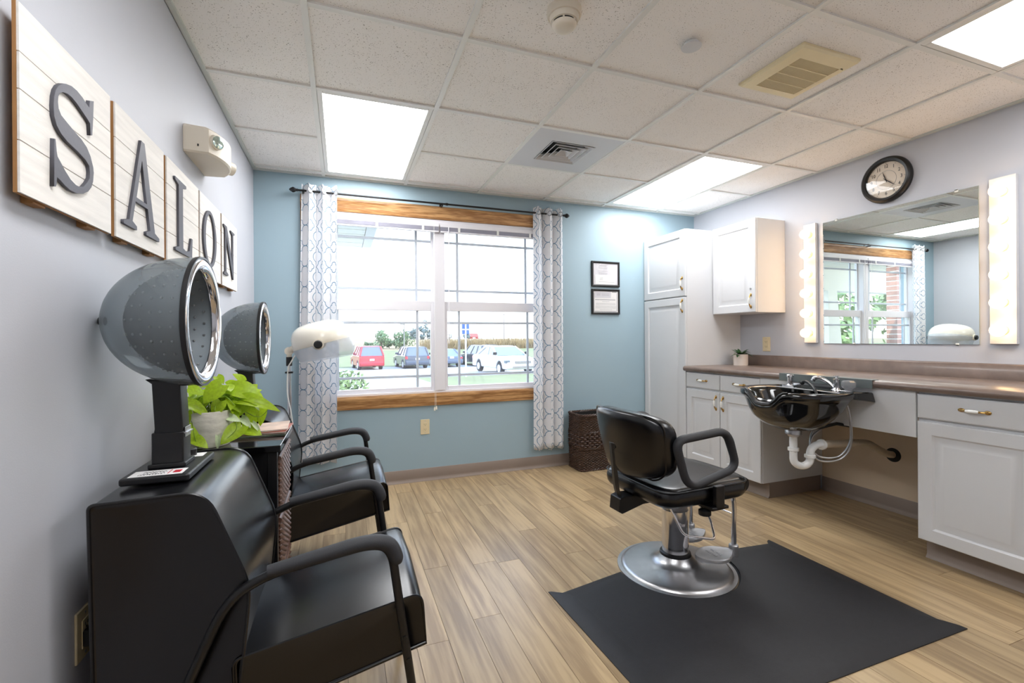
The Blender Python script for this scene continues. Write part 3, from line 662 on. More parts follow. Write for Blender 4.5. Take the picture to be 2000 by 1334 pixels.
obj('cover_glass', MB().lathe([(CR - 0.035, -0.0285), (CR - 0.06, -0.032), (0.05, -0.0355), (0.0001, -0.037)], (ROOM_W, CY, CZ), 'x', 48), M_COVERG, t)

# ------------------------------------------------------------------ outlets
def outlet(name, label, c, face, plugged=False):
    t = thing(name, label, 'outlet', c)
    def F(a, d, z): return (c[0] + a, c[1] - d, c[2] + z) if face == 'y' else (c[0] - d, c[1] + a, c[2] + z) if face == '-x' else (c[0] + d, c[1] - a, c[2] + z)
    def bx(mb, a0, a1, d0, d1, z0, z1):
        p, q = F(a0, d0, z0), F(a1, d1, z1)
        return mb.box(*[v for i in range(3) for v in (min(p[i], q[i]), max(p[i], q[i]))])
    obj('cover', bx(MB(), -0.037, 0.037, 0.0, 0.006, -0.061, 0.061), M_ALMOND, t, bevel=0.004)
    obj('insert', bx(MB(), -0.017, 0.017, 0.006, 0.0085, -0.034, 0.034), M_ALMOND, t, bevel=0.001)
    s_ = MB()
    for z in (-0.02, 0.02):
        bx(s_, -0.0075, -0.0055, 0.0084, 0.0089, z - 0.001, z + 0.006); bx(s_, 0.0055, 0.0075, 0.0084, 0.0089, z - 0.001, z + 0.006); bx(s_, -0.002, 0.002, 0.0084, 0.0089, z - 0.009, z - 0.005)
    obj('slots', s_, M_DARK, t, smooth=0, stuff=True)
    for z in (-0.048, 0.048): obj('screw', bx(MB(), -0.003, 0.003, 0.006, 0.0072, z - 0.003, z + 0.003), M_STEEL, t, bevel=0.001)
    return t, bx
outlet('wall_outlet', 'almond wall outlet below the window', (1.230, ROOM_D, 0.440), 'y')
outlet('wall_outlet', 'almond wall outlet above the backsplash, beside the small potted plant', (ROOM_W, 2.920, 1.094), '-x')
t, bx = outlet('wall_outlet', 'almond wall outlet behind the nearest salon dryer, with a black plug', (0.0, 1.412, 0.452), 'x')
p = tag(obj('power_plug', bx(bx(MB(), -0.020, 0.022, 0.0089, 0.05, -0.028, 0.012), -0.012, 0.014, 0.05, 0.062, -0.02, 0.004), M_BLACKP, bevel=0.004), 'black power plug in the outlet behind the nearest salon dryer', 'plug')

# ------------------------------------------------------------------ framed certificates
def certificate(z0, z1, label, kind):
    x0, x1 = 2.792, 3.096; t = thing('framed_certificate', label, 'certificate', ((x0 + x1) / 2, ROOM_D - 0.01, z0))
    w_ = 0.019; yb, yf = ROOM_D - 0.001, ROOM_D - 0.020
    R = []
    for d, y in ((0, yb), (0, yf + 0.004), (0.004, yf), (0.010, yf), (0.014, yf + 0.004), (w_, yf + 0.006), (w_, yb)):
        R.append([(x0 + d, y, z0 + d), (x1 - d, y, z0 + d), (x1 - d, y, z1 - d), (x0 + d, y, z1 - d)])
    obj('picture_frame', MB().rings(R, False, False), M_BLACKP, t, smooth=20)
    a0, a1, b0, b1 = x0 + w_ - 0.002, x1 - w_ + 0.002, z0 + w_ - 0.002, z1 - w_ + 0.002
    obj('document', MB().box(a0, a1, ROOM_D - 0.009, ROOM_D - 0.006, b0, b1), M_PAPERG if kind == 0 else M_PAPER, t, smooth=0)
    ink = MB(); ln = lambda xa, xb, z, h=0.0028, d=0.0096: ink.box(xa, xb, ROOM_D - d, ROOM_D - 0.0088, z - h / 2, z + h / 2)
    xc, wd = (x0 + x1) / 2, a1 - a0
    if kind == 0:
        for z, a in ((b1 - 0.026, 0.30), (b1 - 0.042, 0.36), (b1 - 0.052, 0.34), (b1 - 0.075, 0.40), (b1 - 0.092, 0.36), (b1 - 0.104, 0.34)): ln(xc - 0.03 - wd * a / 2, xc - 0.03 + wd * a / 2, z, 0.004 if a == 0.30 else 0.0026)
        obj('permit_card', MB().box(a0 + 0.022, a1 - 0.026, ROOM_D - 0.0105, ROOM_D - 0.009, b0 + 0.006, b0 + 0.094), M_PAPER, t, smooth=0)
        for z in (b0 + 0.068, b0 + 0.056, b0 + 0.046): ln(a0 + 0.07, a0 + 0.105, z, 0.0026, 0.0112)
        ln(a0 + 0.06, a1 - 0.04, b0 + 0.028, 0.002, 0.0112)
    else:
        obj('license_slip', MB().box(a0 + 0.014, a0 + 0.19, ROOM_D - 0.0105, ROOM_D - 0.009, b1 - 0.066, b1 - 0.006), M_PAPERG, t, smooth=0)
        for z in (b1 - 0.022, b1 - 0.034, b1 - 0.042): ln(a0 + 0.036, a0 + 0.075, z, 0.0024, 0.0112); ln(a0 + 0.09, a0 + 0.17, z, 0.0018, 0.0112)
        ln(a1 - 0.065, a1 - 0.016, b1 - 0.010, 0.007)
        ln(a0 + 0.02, a1 - 0.03, b1 - 0.083, 0.006)
        for z, q in ((b1 - 0.10, 0.3), (b1 - 0.118, 0.8), (b1 - 0.13, 0.8), (b1 - 0.146, 0.84), (b1 - 0.16, 0.84), (b1 - 0.176, 0.5)): ln(xc - wd * q / 2, xc + wd * q / 2, z, 0.0022)
        ln(a0 + 0.008, a1 - 0.016, b0 + 0.010, 0.006); ink.box(a0 + 0.007, a0 + 0.010, ROOM_D - 0.0096, ROOM_D - 0.0088, b0 + 0.012, b1 - 0.02); ink.box(a1 - 0.016, a1 - 0.013, ROOM_D - 0.0096, ROOM_D - 0.0088, b0 + 0.012, b1 - 0.02)
    obj('print', ink, M_INK, t, smooth=0)
    obj('glazing', MB().box(a0, a1, ROOM_D - 0.0135, ROOM_D - 0.0125, b0, b1), M_COVERG, t, smooth=0)
certificate(1.642, 1.881, 'black-framed grey certificate with a white card, upper of the two on the blue wall', 0)
certificate(1.382, 1.619, 'black-framed white license certificate, lower of the two on the blue wall', 1)

# ------------------------------------------------------------------ SALON letter boards (left wall)
def glyph(ch):
    # outlines in a unit box (x right, y up); first polygon is the outer edge, the next ones are counters
    def ell(rx, ry, n=40): return [(0.5 + rx * cos(2 * pi * i / n), 0.5 + ry * sin(2 * pi * i / n)) for i in range(n)]
    if ch == 'A':
        return [[(0.47, 1), (0.56, 1), (0.86, 0.07), (1.0, 0.035), (1.0, 0), (0.60, 0), (0.60, 0.035), (0.72, 0.07), (0.645, 0.30), (0.30, 0.30), (0.215, 0.07), (0.33, 0.035), (0.33, 0), (0, 0), (0, 0.035), (0.14, 0.07)], [(0.325, 0.345), (0.625, 0.345), (0.485, 0.80)]]
    if ch == 'L':
        return [[(0.0, 1), (0.62, 1), (0.62, 0.965), (0.42, 0.93), (0.42, 0.075), (0.62, 0.05), (0.82, 0.09), (0.93, 0.29), (1.0, 0.29), (0.96, 0), (0, 0), (0, 0.035), (0.19, 0.07), (0.19, 0.93), (0, 0.965)]]
    if ch == 'O': return [ell(0.5, 0.5), ell(0.355, 0.445)]
    if ch == 'N':
        return [[(0, 1), (0.26, 1), (0.78, 0.27), (0.78, 0.94), (0.64, 0.97), (0.64, 1), (1, 1), (1, 0.97), (0.87, 0.94), (0.87, -0.02), (0.80, -0.02), (0.20, 0.82), (0.20, 0.07), (0.36, 0.035), (0.36, 0), (0, 0), (0, 0.035), (0.11, 0.07), (0.11, 0.93), (0, 0.965)]]
    if ch == 'S':
        px = [(410,258),(445,262),(440,440),(432,610),(418,612),(412,490),(385,440),(340,370),(290,290),(240,225),(200,190),(160,175),(130,185),(112,220),(108,280),(115,350),(140,420),(200,500),(270,590),(330,660),(380,740),(415,830),(440,940),(446,1000),(440,1090),(425,1150),(395,1195),(350,1220),(290,1222),(230,1195),(180,1150),(130,1090),(100,1060),(98,1130),(90,1160),(75,1160),(78,670),(86,672),(97,800),(105,850),(140,920),(180,1000),(230,1085),(280,1140),(320,1160),(350,1155),(385,1110),(410,1060),(412,1000),(405,930),(370,870),(300,790),(200,690),(140,610),(100,530),(75,430),(70,330),(75,230),(90,160),(115,115),(150,95),(190,95),(240,115),(290,160),(340,225),(385,300),(405,330)]
        out = []
        for u, v in px:                       # letter outline measured on the wall plane: (along the wall, height)
            X, Y = 90 + u / 4.764, 120 + v / 4.764
            d = fwd + cr * ((X - 1000) / 895) - cu * ((Y - 661) / 895); k_ = (0.038 - 0.599) / d.x
            out.append((d.y * k_, 1.159 + d.z * k_))
        ys = [p[0] for p in out]; zs = [p[1] for p in out]
        return [[((a - min(ys)) / (max(ys) - min(ys)), (b - min(zs)) / (max(zs) - min(zs))) for a, b in out]]
boards = [('S', 1.132, 1.497, (1.313, 1.508), (1.500, 1.768)), ('A', 1.523, 1.881, (1.532, 1.788), (1.480, 1.752)), ('L', 1.908, 2.285, (1.946, 2.142), (1.484, 1.746)), ('O', 2.305, 2.660, (2.301, 2.515), (1.490, 1.741)), ('N', 2.687, 3.037, (2.664, 2.905), (1.495, 1.746))]
if True:
    px = [(75,1160),(446,1000),(70,330),(150,95),(290,1222)]
    Q = []
    for u, v in px:
        X, Y = 90 + u / 4.764, 120 + v / 4.764; d = fwd + cr * ((X - 1000) / 895) - cu * ((Y - 661) / 895); k_ = (0.038 - 0.599) / d.x; Q.append((d.y * k_, 1.159 + d.z * k_))
    boards[0] = ('S', 1.132, 1.497, (min(q[0] for q in Q), max(q[0] for q in Q)), (min(q[1] for q in Q), max(q[1] for q in Q)))
place = {'S': 'first of five, nearest the camera', 'A': 'second of five', 'L': 'third of five', 'O': 'fourth of five', 'N': 'fifth of five, nearest the window'}
for ch, y0, y1, ly, lz in boards:
    if ch != 'S': ly = [q * 1.0126 for q in ly]; lz = [1.159 + (q - 1.159) * 1.0126 for q in lz]
    t = thing('letter_board', 'whitewashed plank board with charcoal letter %s, %s' % (ch, place[ch]), 'letter sign', (0.014, (y0 + y1) / 2, 1.441), 'letter boards spelling a word on the left wall')
    obj('backing', MB().box(0.0205, 0.0262, y0, y1, 1.441, 1.804), M_MDF, t)
    for q in (0.22, 0.78): obj('cleat', MB().box(0.001, 0.0204, y0 + (y1 - y0) * q - 0.02, y0 + (y1 - y0) * q + 0.02, 1.436, 1.790), M_MDF, t)
    zs = [1.441, 1.541, 1.638, 1.709, 1.804]
    for a, b in zip(zs, zs[1:]):
        piece('plank', MB().box(-0.002, 0.002, -(y1 - y0) / 2 + 0.001, (y1 - y0) / 2 - 0.001, -(b - a) / 2 + 0.0011, (b - a) / 2 - 0.0011).mesh('plank', M_SIGNB, 0), t, (0.0284 + random.uniform(0, 0.0005), (y0 + y1) / 2, (a + b) / 2))
    polys = [[(ly[0] + p[0] * (ly[1] - ly[0]), lz[0] + p[1] * (lz[1] - lz[0])) for p in P] for P in glyph(ch)]
    lobj('letter', curve_mesh('letter', polys, 0.0062, lambda c: Vector((0.0345 + c.z, c.x, c.y)), M_LETTER, 0.0008), t)

# ------------------------------------------------------------------ emergency light
t = thing('emergency_light', 'cream emergency light with two round lamps, high on the left wall', 'emergency light', (0, 2.36, 1.93))
plan = [(0.001, 2.195), (0.088, 2.205)] + [(0.088 + 0.046 * sin(pi * q / 10) ** 0.8 if 0 < q < 10 else 0.088, 2.205 + 0.30 * q / 10) for q in range(1, 11)] + [(0.001, 2.515)]
def inset(P, k_, z): return [(max(0.001, x - k_ if x > 0.01 else x), y + (k_ if y < 2.3 else -k_ if y > 2.42 else 0), z) for x, y in P]
obj('housing', MB().rings([inset(plan, 0.006, 1.929), inset(plan, 0.0, 1.936), inset(plan, 0.0, 2.030), inset(plan, 0.012, 2.043), inset(plan, 0.035, 2.052)]), M_CREAM, t, smooth=35)
for y, dy in ((2.272, -0.55), (2.47, 0.8)):
    d = Vector((0.8, dy, -0.08)).normalized(); c = Vector((0.106, 2.236, 1.990)) if dy < 0 else Vector((0.102, 2.492, 1.972))
    h_ = obj('lamp_collar', MB().tube([c - d * 0.02, c + d * (0.012 if dy < 0 else 0.018)], [0.034, 0.029], 24), M_CREAM, t, smooth=35)
    e_ = c + d * (0.0122 if dy < 0 else 0.0182); obj('lens', MB().tube([e_, e_ + d * 0.002, e_ + d * 0.0045], [0.026, 0.0255, 0.018], 24), M_LENS, h_)
obj('test_button', MB().box(0.050, 0.054, 2.1955, 2.2000, 1.955, 1.963), M_DARK, t, smooth=0)

# ------------------------------------------------------------------ shampoo bowl
BX, BY = 3.12, 1.968
t = thing('shampoo_bowl', 'glossy black shampoo bowl hung on the counter front, with chrome faucet and drain pipe', 'shampoo bowl', (BX, BY, 0.35))
NB = 72
def outline(a, b, p, cx=BX, cy=BY, flat=None):
    o = []
    for i in range(NB):
        q = 2 * pi * i / NB; c_, s_ = cos(q), sin(q)
        x = cx + a * abs(c_) ** (2 / p) * (1 if c_ >= 0 else -1); y = cy + b * abs(s_) ** (2 / p) * (1 if s_ >= 0 else -1)
        if flat is not None: x = min(x, flat)
        o.append((x, y))
    return o
def dip(x, y, k_):
    f = max(0.0, (BX - 0.12 - x) / 0.14); g = math.exp(-((y - BY) / 0.092) ** 4)
    return k_ * min(1, f) * g
def ring(a, b, p, z, k_=0.0, cx=BX, flat=None): return [(x, y, z - dip(x, y, k_)) for x, y in outline(a, b, p, cx, BY, flat)]
FL = FX - 0.003
obj('bowl', MB().rings([
    ring(0.045, 0.045, 2, 0.612, cx=3.10), ring(0.10, 0.10, 2.0, 0.618, cx=3.10), ring(0.155, 0.165, 2.1, 0.650, cx=3.09), ring(0.195, 0.205, 2.2, 0.69, cx=3.09), ring(0.222, 0.232, 2.4, 0.735, 0.01, cx=3.105), ring(0.240, 0.246, 2.6, 0.785, 0.05, cx=3.115, flat=FL),
    ring(0.250, 0.254, 2.8, 0.803, 0.065, flat=FL), ring(0.262, 0.264, 2.8, 0.808, 0.068, flat=FL), ring(0.266, 0.268, 2.8, 0.822, 0.075, flat=FL), ring(0.264, 0.266, 2.8, 0.842, 0.078, flat=FL), ring(0.256, 0.258, 2.8, 0.849, 0.078, flat=FL - 0.004),
    ring(0.240, 0.246, 2.7, 0.848, 0.075, flat=FL - 0.012), ring(0.190, 0.220, 2.4, 0.836, 0.052, cx=3.065), ring(0.180, 0.208, 2.3, 0.815, 0.02, cx=3.065), ring(0.165, 0.19, 2.2, 0.76, cx=3.075), ring(0.12, 0.14, 2.1, 0.69, cx=3.09), ring(0.05, 0.05, 2, 0.655, cx=3.10), ring(0.022, 0.022, 2, 0.652, cx=3.10)]), M_BLACKG, t, smooth=60)
obj('back_flange', MB().rings([[(x, BY - h0, z1), (x, BY + h0 - 0.02, z1), (x, BY + h1 - 0.03, z0), (x, BY - h1, z0)] for x, h0, h1, z1, z0 in ((FX - 0.0015, 0.268, 0.284, 0.842, 0.786), (FX - 0.03, 0.270, 0.281, 0.845, 0.792), (FX - 0.08, 0.268, 0.272, 0.847, 0.800), (FX - 0.13, 0.258, 0.260, 0.847, 0.806), (FX - 0.18, 0.245, 0.245, 0.842, 0.810))]), M_BLACKG, t, bevel=0.008, seg=3, smooth=50)
neck = [(x + 0.004, y, z + 0.006) for x, y, z in ring(0.262, 0.262, 2.8, 0.844, 0.078) if x < BX - 0.2 and abs(y - BY) < 0.15]
neck.sort(key=lambda p: p[1])
obj('neck_rest', MB().tube(neck, [(0.004 + 0.011 * min(1, min(i, len(neck) - 1 - i) / 6), 0.006 + 0.014 * min(1, min(i, len(neck) - 1 - i) / 6)) for i in range(len(neck))], 12, sq=(0, 0, 1)), M_BLACKP, t)
obj('drain', MB().lathe([(0.040, 0.0), (0.044, -0.006), (0.044, -0.030), (0.034, -0.034), (0.026, -0.046)], (3.10, BY, 0.613)), M_STEEL, t)
def flange_nut(mb, c, d, r): d = Vector(d).normalized(); c = Vector(c); return mb.tube([c - d * 0.010, c - d * 0.008, c + d * 0.008, c + d * 0.010], [r * 0.9, r, r, r * 0.9], 12)
tp = [(3.10, BY, 0.575), (3.10, BY, 0.46)] + [(3.10 + 0.042 * (1 - cos(pi * q / 10)), BY - 0.020 * (1 - cos(pi * q / 10)), 0.435 - 0.042 * sin(pi * q / 10)) for q in range(11)] + [(3.186, BY - 0.041, 0.47)]
trap = MB().tube(fillet(tp[:2] + tp[2:], 0.001, 1), 0.021, 16)
trap.tube(smoothp([(3.184, BY - 0.04, 0.455), (3.190, BY - 0.043, 0.49), (3.222, BY - 0.046, 0.512), (3.29, BY - 0.045, 0.513)], 6), 0.0215, 16)
flange_nut(trap, (3.10, BY, 0.492), (0, 0, 1), 0.030); flange_nut(trap, (3.184, BY - 0.04, 0.452), (0, 0, 1), 0.030); flange_nut(trap, (3.275, BY - 0.045, 0.513), (1, 0, 0), 0.031)
obj('drain_trap', trap, M_PVC, t)
obj('waste_pipe', MB().tube(fillet([(3.28, BY - 0.045, 0.513), (3.70, BY - 0.03, 0.486), (3.93, BY - 0.01, 0.385), (ROOM_W + 0.01, BY - 0.005, 0.372)], 0.06, 6), 0.022, 16), M_PVCT, t)
obj('wall_escutcheon', MB().lathe([(0.046, -0.001), (0.046, -0.004), (0.03, -0.012), (0.024, -0.016)], (ROOM_W, BY - 0.005, 0.372), 'x', 24), M_DARK, t)
obj('supply_hose', MB().tube(smoothp([(3.30, 1.80, 0.80), (3.33, 1.79, 0.66), (3.34, 1.80, 0.52), (3.30, 1.84, 0.44), (3.22, 1.90, 0.43), (3.19, 1.93, 0.50), (3.23, 1.94, 0.57), (3.36, 1.94, 0.62), (3.42, 1.92, 0.64)], 8), 0.0055, 8)
    .tube(smoothp([(3.315, 1.815, 0.80), (3.345, 1.805, 0.66), (3.35, 1.81, 0.54), (3.31, 1.85, 0.455), (3.23, 1.905, 0.45), (3.20, 1.935, 0.51), (3.24, 1.95, 0.59), (3.37, 1.95, 0.63), (3.42, 1.94, 0.645)], 8), 0.0055, 8), M_STEEL, t)
obj('bracket_arm', MB().tube([(3.14, 1.93, 0.618), (3.24, 1.90, 0.622), (3.34, 1.88, 0.640), (FX + 0.06, 1.86, 0.622)], 0.010, 8), M_BLACKM, t)
# faucet group on the deck
f = obj('faucet', MB().lathe([(0.030, 0.0), (0.030, 0.006), (0.024, 0.010), (0.017, 0.016), (0.016, 0.058), (0.019, 0.062), (0.019, 0.066), (0.006, 0.070), (0.005, 0.080), (0.016, 0.082), (0.016, 0.086), (0.0001, 0.087)], (3.295, 1.845, 0.842), 'z', 24)
    .tube(smoothp([(3.292, 1.852, 0.852), (3.285, 1.885, 0.885), (3.272, 1.925, 0.908), (3.262, 1.952, 0.908), (3.258, 1.962, 0.892)], 5), [0.010] * 8 + [0.011] * 8 + [0.013] * 5, 12), M_CHROME, t)
obj('escutcheon', MB().prism(rrect(3.262, 3.325, 1.745, 1.875, 0.03), 'z', 0.841, 0.848), M_CHROME, f, bevel=0.002)
obj('knob', MB().lathe([(0.018, 0.0), (0.020, 0.012), (0.033, 0.020), (0.037, 0.036), (0.035, 0.052), (0.026, 0.060), (0.0001, 0.061)], (3.290, 1.775, 0.846), 'z', 8), M_CRYSTAL, f, smooth=0)
v = obj('vacuum_breaker', MB().box(3.235, 3.30, 2.07, 2.15, 0.841, 0.853).lathe([(0.020, 0.0), (0.016, 0.004), (0.016, 0.046), (0.022, 0.048), (0.022, 0.060), (0.018, 0.064), (0.0001, 0.065)], (3.268, 2.12, 0.853), 'z', 20).tube([(3.268, 2.09, 0.858), (3.262, 2.05, 0.862), (3.258, 2.03, 0.87)], 0.008, 10), M_CHROME, t)
obj('spray_hose', MB().tube(smoothp([(3.258, 2.035, 0.872), (3.245, 2.00, 0.884), (3.22, 1.95, 0.872), (3.19, 1.90, 0.845), (3.175, 1.875, 0.815)], 6), 0.008, 10).ball((3.257, 2.03, 0.872), 0.013, 12, 8), M_BLACKP, v)
t2 = tag(obj('splash_plate', MB().box(3.344, 3.3475, 1.685, 2.26, 0.866, 0.9135).box(3.344, 3.40, 1.685, 2.26, 0.9115, 0.9145), mat('grey_metal_plate', (104, 112, 112), 0.5, 0.3), bevel=0.001), 'grey metal splash strip clipped over the counter edge behind the bowl', 'plate')

# ------------------------------------------------------------------ small potted plant on the counter
def pot_mat():
    m, nt, b = base_mat('medallion_glaze'); L = nt.links.new; tc = N(nt, 'ShaderNodeTexCoord'); sp = N(nt, 'ShaderNodeSeparateXYZ'); L(tc.outputs['UV'], sp.inputs[0])
    def M(op, a, bb=None):
        n = N(nt, 'ShaderNodeMath', operation=op)
        for i, v_ in enumerate((a, bb)):
            if v_ is None: continue
            if isinstance(v_, (int, float)): n.inputs[i].default_value = v_
            else: L(v_, n.inputs[i])
        return n.outputs[0]
    x = M('SUBTRACT', M('FRACT', sp.outputs['X']), 0.5); y = M('SUBTRACT', M('FRACT', sp.outputs['Y']), 0.5)
    r = M('SQRT', M('ADD', M('MULTIPLY', x, x), M('MULTIPLY', y, y))); a = M('ARCTAN2', y, x)
    pet = M('MULTIPLY', M('SINE', M('MULTIPLY', a, 8.0)), M('SINE', M('MULTIPLY', r, 40.0)))
    v_ = M('ADD', M('SINE', M('MULTIPLY', r, 55.0)), M('MULTIPLY', pet, 0.9))
    ln = M('GREATER_THAN', v_, 0.55)
    mx = N(nt, 'ShaderNodeMix', data_type='RGBA'); mx.inputs[6].default_value = lin((236, 228, 220)); mx.inputs[7].default_value = lin((172, 152, 138)); L(ln, mx.inputs[0]); L(mx.outputs[2], b.inputs['Base Color']); b.inputs['Roughness'].default_value = 0.5
    return m
PX_, PY_ = 3.845, 3.045
t = thing('potted_plant', 'small dark green plant in a white medallion-print pot on the counter', 'plant', (PX_, PY_, 0.911))
mb = MB(); R = []
for j in range(9): R.append([(PX_ + 0.058 * cos(2 * pi * i / 48), PY_ + 0.058 * sin(2 * pi * i / 48), 0.9112 + 0.096 * j / 8) for i in range(48)])
mb.rings(R, True, False); mb.lathe([(0.058, 0.096), (0.0545, 0.097), (0.054, 0.080), (0.053, 0.08)], (PX_, PY_, 0.9112), 'z', 48, False)
o = obj('pot', mb, pot_mat(), t, smooth=50); me = o.data; L_ = me.uv_layers.new(name='UVMap')
for p_ in me.polygons:
    us = []
    for li in p_.loop_indices:
        c = me.vertices[me.loops[li].vertex_index].co; us.append((math.atan2(c.y, c.x) / (2 * pi) * 7.5, (c.z) / 0.0485))
    mxu = max(u for u, _ in us)
    for li, (u, v_) in zip(p_.loop_indices, us): L_.data[li].uv = (u + 7.5 if mxu - u > 3 else u, v_)
obj('soil', MB().lathe([(0.0535, 0.084), (0.03, 0.088), (0.0001, 0.089)], (PX_, PY_, 0.9112), 'z', 24), M_SOIL, t)
def blade(L, wd, bend, n=6):
    mb = MB(); vs = []; fs = []
    for i in range(n + 1):
        s_ = i / n; w_ = wd * (sin(pi * min(1, s_ * 0.93 + 0.07)) ** 0.8) * (1 if i < n else 0.02); x = L * s_ * cos(bend * s_ * 0.6); z = -L * sin(bend * s_) * s_ * 0.6
        vs += [(x, -w_, z + w_ * 0.35), (x, 0, z), (x, w_, z + w_ * 0.35)]
    for i in range(n):
        for j in (0, 1): a = i * 3 + j; fs.append((a, a + 1, a + 4, a + 3))
    return mb.add(vs, fs)
bm_ = [blade(0.095, 0.017, b_).mesh('leaf', M_LEAFD, 180) for b_ in (0.5, 0.9, 1.3)]
for i in range(17):
    az = 2 * pi * i / 17 + random.uniform(-0.2, 0.2); el = random.choice((0.35, 0.6, 0.95, 1.2))
    o = piece('leaf', bm_[i % 3], t, (PX_ + 0.012 * cos(az), PY_ + 0.012 * sin(az), 0.996)); o.rotation_euler = Euler((0, -el, az)); sc = random.uniform(0.75, 1.05); o.scale = (sc, sc, sc)

# ------------------------------------------------------------------ styling chair and mat
CX_, CY_ = 2.160, 1.876
mt = MB(); hole = [(CX_ + 0.298 * cos(a), CY_ + 0.298 * sin(a)) for a in [radians(d) for d in range(0, 361, 6)]]
x0, x1, y0, y1 = 1.472, 2.900, 1.037, 1.938
def mat_outline(d, z):
    r = 0.035; x0_, x1_, y0_, y1_ = x0 + d, x1 - d, y0 + d, y1 - d; o = []
    for cx, cy, a in ((x0_ + r, y1_ - r, 180), (x0_ + r, y0_ + r, 270), (x1_ - r, y0_ + r, 360), (x1_ - r, y1_ - r, 450)):
        n_ = 6
        for k_ in range(n_ + 1):
            q = radians(a - 0 + 90 * k_ / n_) if True else 0; o.append((cx + r * cos(q), cy + r * sin(q), z))
    # order: left-top corner reversed so that the loop runs from the notch round and back to it
    R_ = 0.287 + min(d, 0.008); th = math.asin(max(-1, min(1, (y1_ - CY_) / R_)))
    arc = [(CX_ + R_ * cos(q), CY_ + R_ * sin(q), z) for q in [th + (-pi - 2 * th) * k_ / 30 for k_ in range(31)]]
    return o, arc
def mat_loop(d, z):
    o, arc = mat_outline(d, z)
    lt = sorted(o[0:7], key=lambda p: p[0], reverse=True); lb = o[7:14]; rb = o[14:21]; rt = o[21:28]
    return lt + lb + rb + rt + arc
L0 = [mat_loop(0.0, 0.0005), mat_loop(0.0, 0.004), mat_loop(0.012, 0.0085), mat_loop(0.05, 0.0145), mat_loop(0.075, 0.0155)]
o = tag(obj('floor_mat', MB().rings(L0), M_RUBBER, smooth=50), 'black anti-fatigue floor mat with sloped edges under the styling chair base', 'mat')
t = thing('styling_chair', 'black vinyl styling chair on a round chrome base, with loop arms and footrest', 'chair', (CX_, CY_, 0.0), rotz=radians(3.0), local=True)
b = obj('base_plate', MB().lathe([(0.283, 0.0005), (0.2845, 0.006), (0.2835, 0.010), (0.266, 0.012), (0.263, 0.016), (0.256, 0.022), (0.244, 0.025), (0.18, 0.031), (0.128, 0.037), (0.105, 0.045), (0.088, 0.058), (0.074, 0.078), (0.066, 0.09), (0.0001, 0.091)], n=64), M_STEEL, t)
obj('base_collar', MB().lathe([(0.073, 0.070), (0.076, 0.076), (0.074, 0.086), (0.066, 0.092)]), M_BLACKP, b)
obj('column', MB().lathe([(0.064, 0.085), (0.064, 0.300), (0.0001, 0.300)]), M_CHROME, t)
obj('piston', MB().lathe([(0.058, 0.300), (0.060, 0.304), (0.060, 0.39), (0.0001, 0.39)]), M_STEEL, t)
obj('pump_lever', MB().tube(fillet([(-0.07, 0.06, 0.360), (-0.105, -0.070, 0.362), (-0.065, -0.125, 0.225), (0.105, -0.155, 0.185), (0.155, -0.075, 0.255), (0.12, 0.055, 0.372)], 0.03, 5), 0.0062, 10), M_CHROME, t)
obj('seat_plate', MB().box(-0.17, 0.16, -0.16, 0.16, 0.375, 0.398).box(-0.31, -0.10, 0.01, 0.075, 0.345, 0.395), M_BLACKM, t, bevel=0.004)
# seat cushion
def cushion(P, z0, z1, rb, n=4):
    R = []
    def sc(d): 
        cx_ = sum(p[0] for p in P) / len(P); cy_ = sum(p[1] for p in P) / len(P); o = []
        for x, y in P:
            l = math.hypot(x - cx_, y - cy_); f = (l - d) / l; o.append((cx_ + (x - cx_) * f, cy_ + (y - cy_) * f))
        return o
    for k_ in range(n + 1): q = pi / 2 * k_ / n; R.append([(x, y, z0 + rb * (1 - sin(q))) for x, y in sc(rb * (1 - cos(q)))][:] if False else [(x, y, z0 + rb - rb * cos(q)) for x, y in sc(rb - rb * sin(q))])
    for k_ in range(n + 1): q = pi / 2 * k_ / n; R.append([(x, y, z1 - rb + rb * sin(q)) for x, y in sc(rb - rb * cos(q))])
    for d, dz in ((rb * 2, 0.003), (rb * 4, 0.006)): R.append([(x, y, z1 + dz) for x, y in sc(d)])
    return R
sp_ = rrect(-0.275, 0.255, -0.248, 0.248, 0.085, 8)
obj('seat', MB().rings(cushion(sp_, 0.400, 0.492, 0.040)), M_BLACKV, t, smooth=70)
obj('front_roll', MB().tube([(0.243, -0.20, 0.445)] + [(0.245, -0.20 + 0.4 * q / 6, 0.445) for q in range(1, 6)] + [(0.243, 0.20, 0.445)], [0.035, 0.043, 0.045, 0.045, 0.045, 0.043, 0.035], 16), M_BLACKV, t)
obj('piping', MB().tube([(x * 1.002, y * 1.004, 0.478) for x, y in rrect(-0.272, 0.252, -0.247, 0.247, 0.083, 8)], 0.004, 6, True), M_BLACKV, t)
# curved backrest
def back(u, v, off):
    hw = 0.262 - 0.030 * (1 - v) ** 2 * 1.6 - 0.012 * v ** 6; s_ = (u - 0.5) * 2
    y = hw * s_; z = 0.512 + 0.310 * v - 0.012 * s_ * s_ * (1 if v > 0.5 else -1) * (2 * abs(v - 0.5)) ** 2
    x = -0.305 - 0.05 * (v - 0.15) + 0.075 * s_ * s_
    return (x + off, y, z)
def back_ring(off, k_):
    o = []; n = 12
    for (a, b, c, d) in ((0, 0, 1, 0), (1, 0, 1, 1), (1, 1, 0, 1), (0, 1, 0, 0)):
        for i in range(n):
            s_ = i / n; u, v = a + (c - a) * s_, b + (d - b) * s_
            uu, vv = (u - 0.5) * 2, (v - 0.5) * 2; p = 5.0
            m_ = max(abs(uu), abs(vv)); q = (abs(uu) ** p + abs(vv) ** p) ** (1 / p); f = m_ / q * k_
            o.append(back(0.5 + uu * f / 2, 0.5 + vv * f / 2, off))
    return o
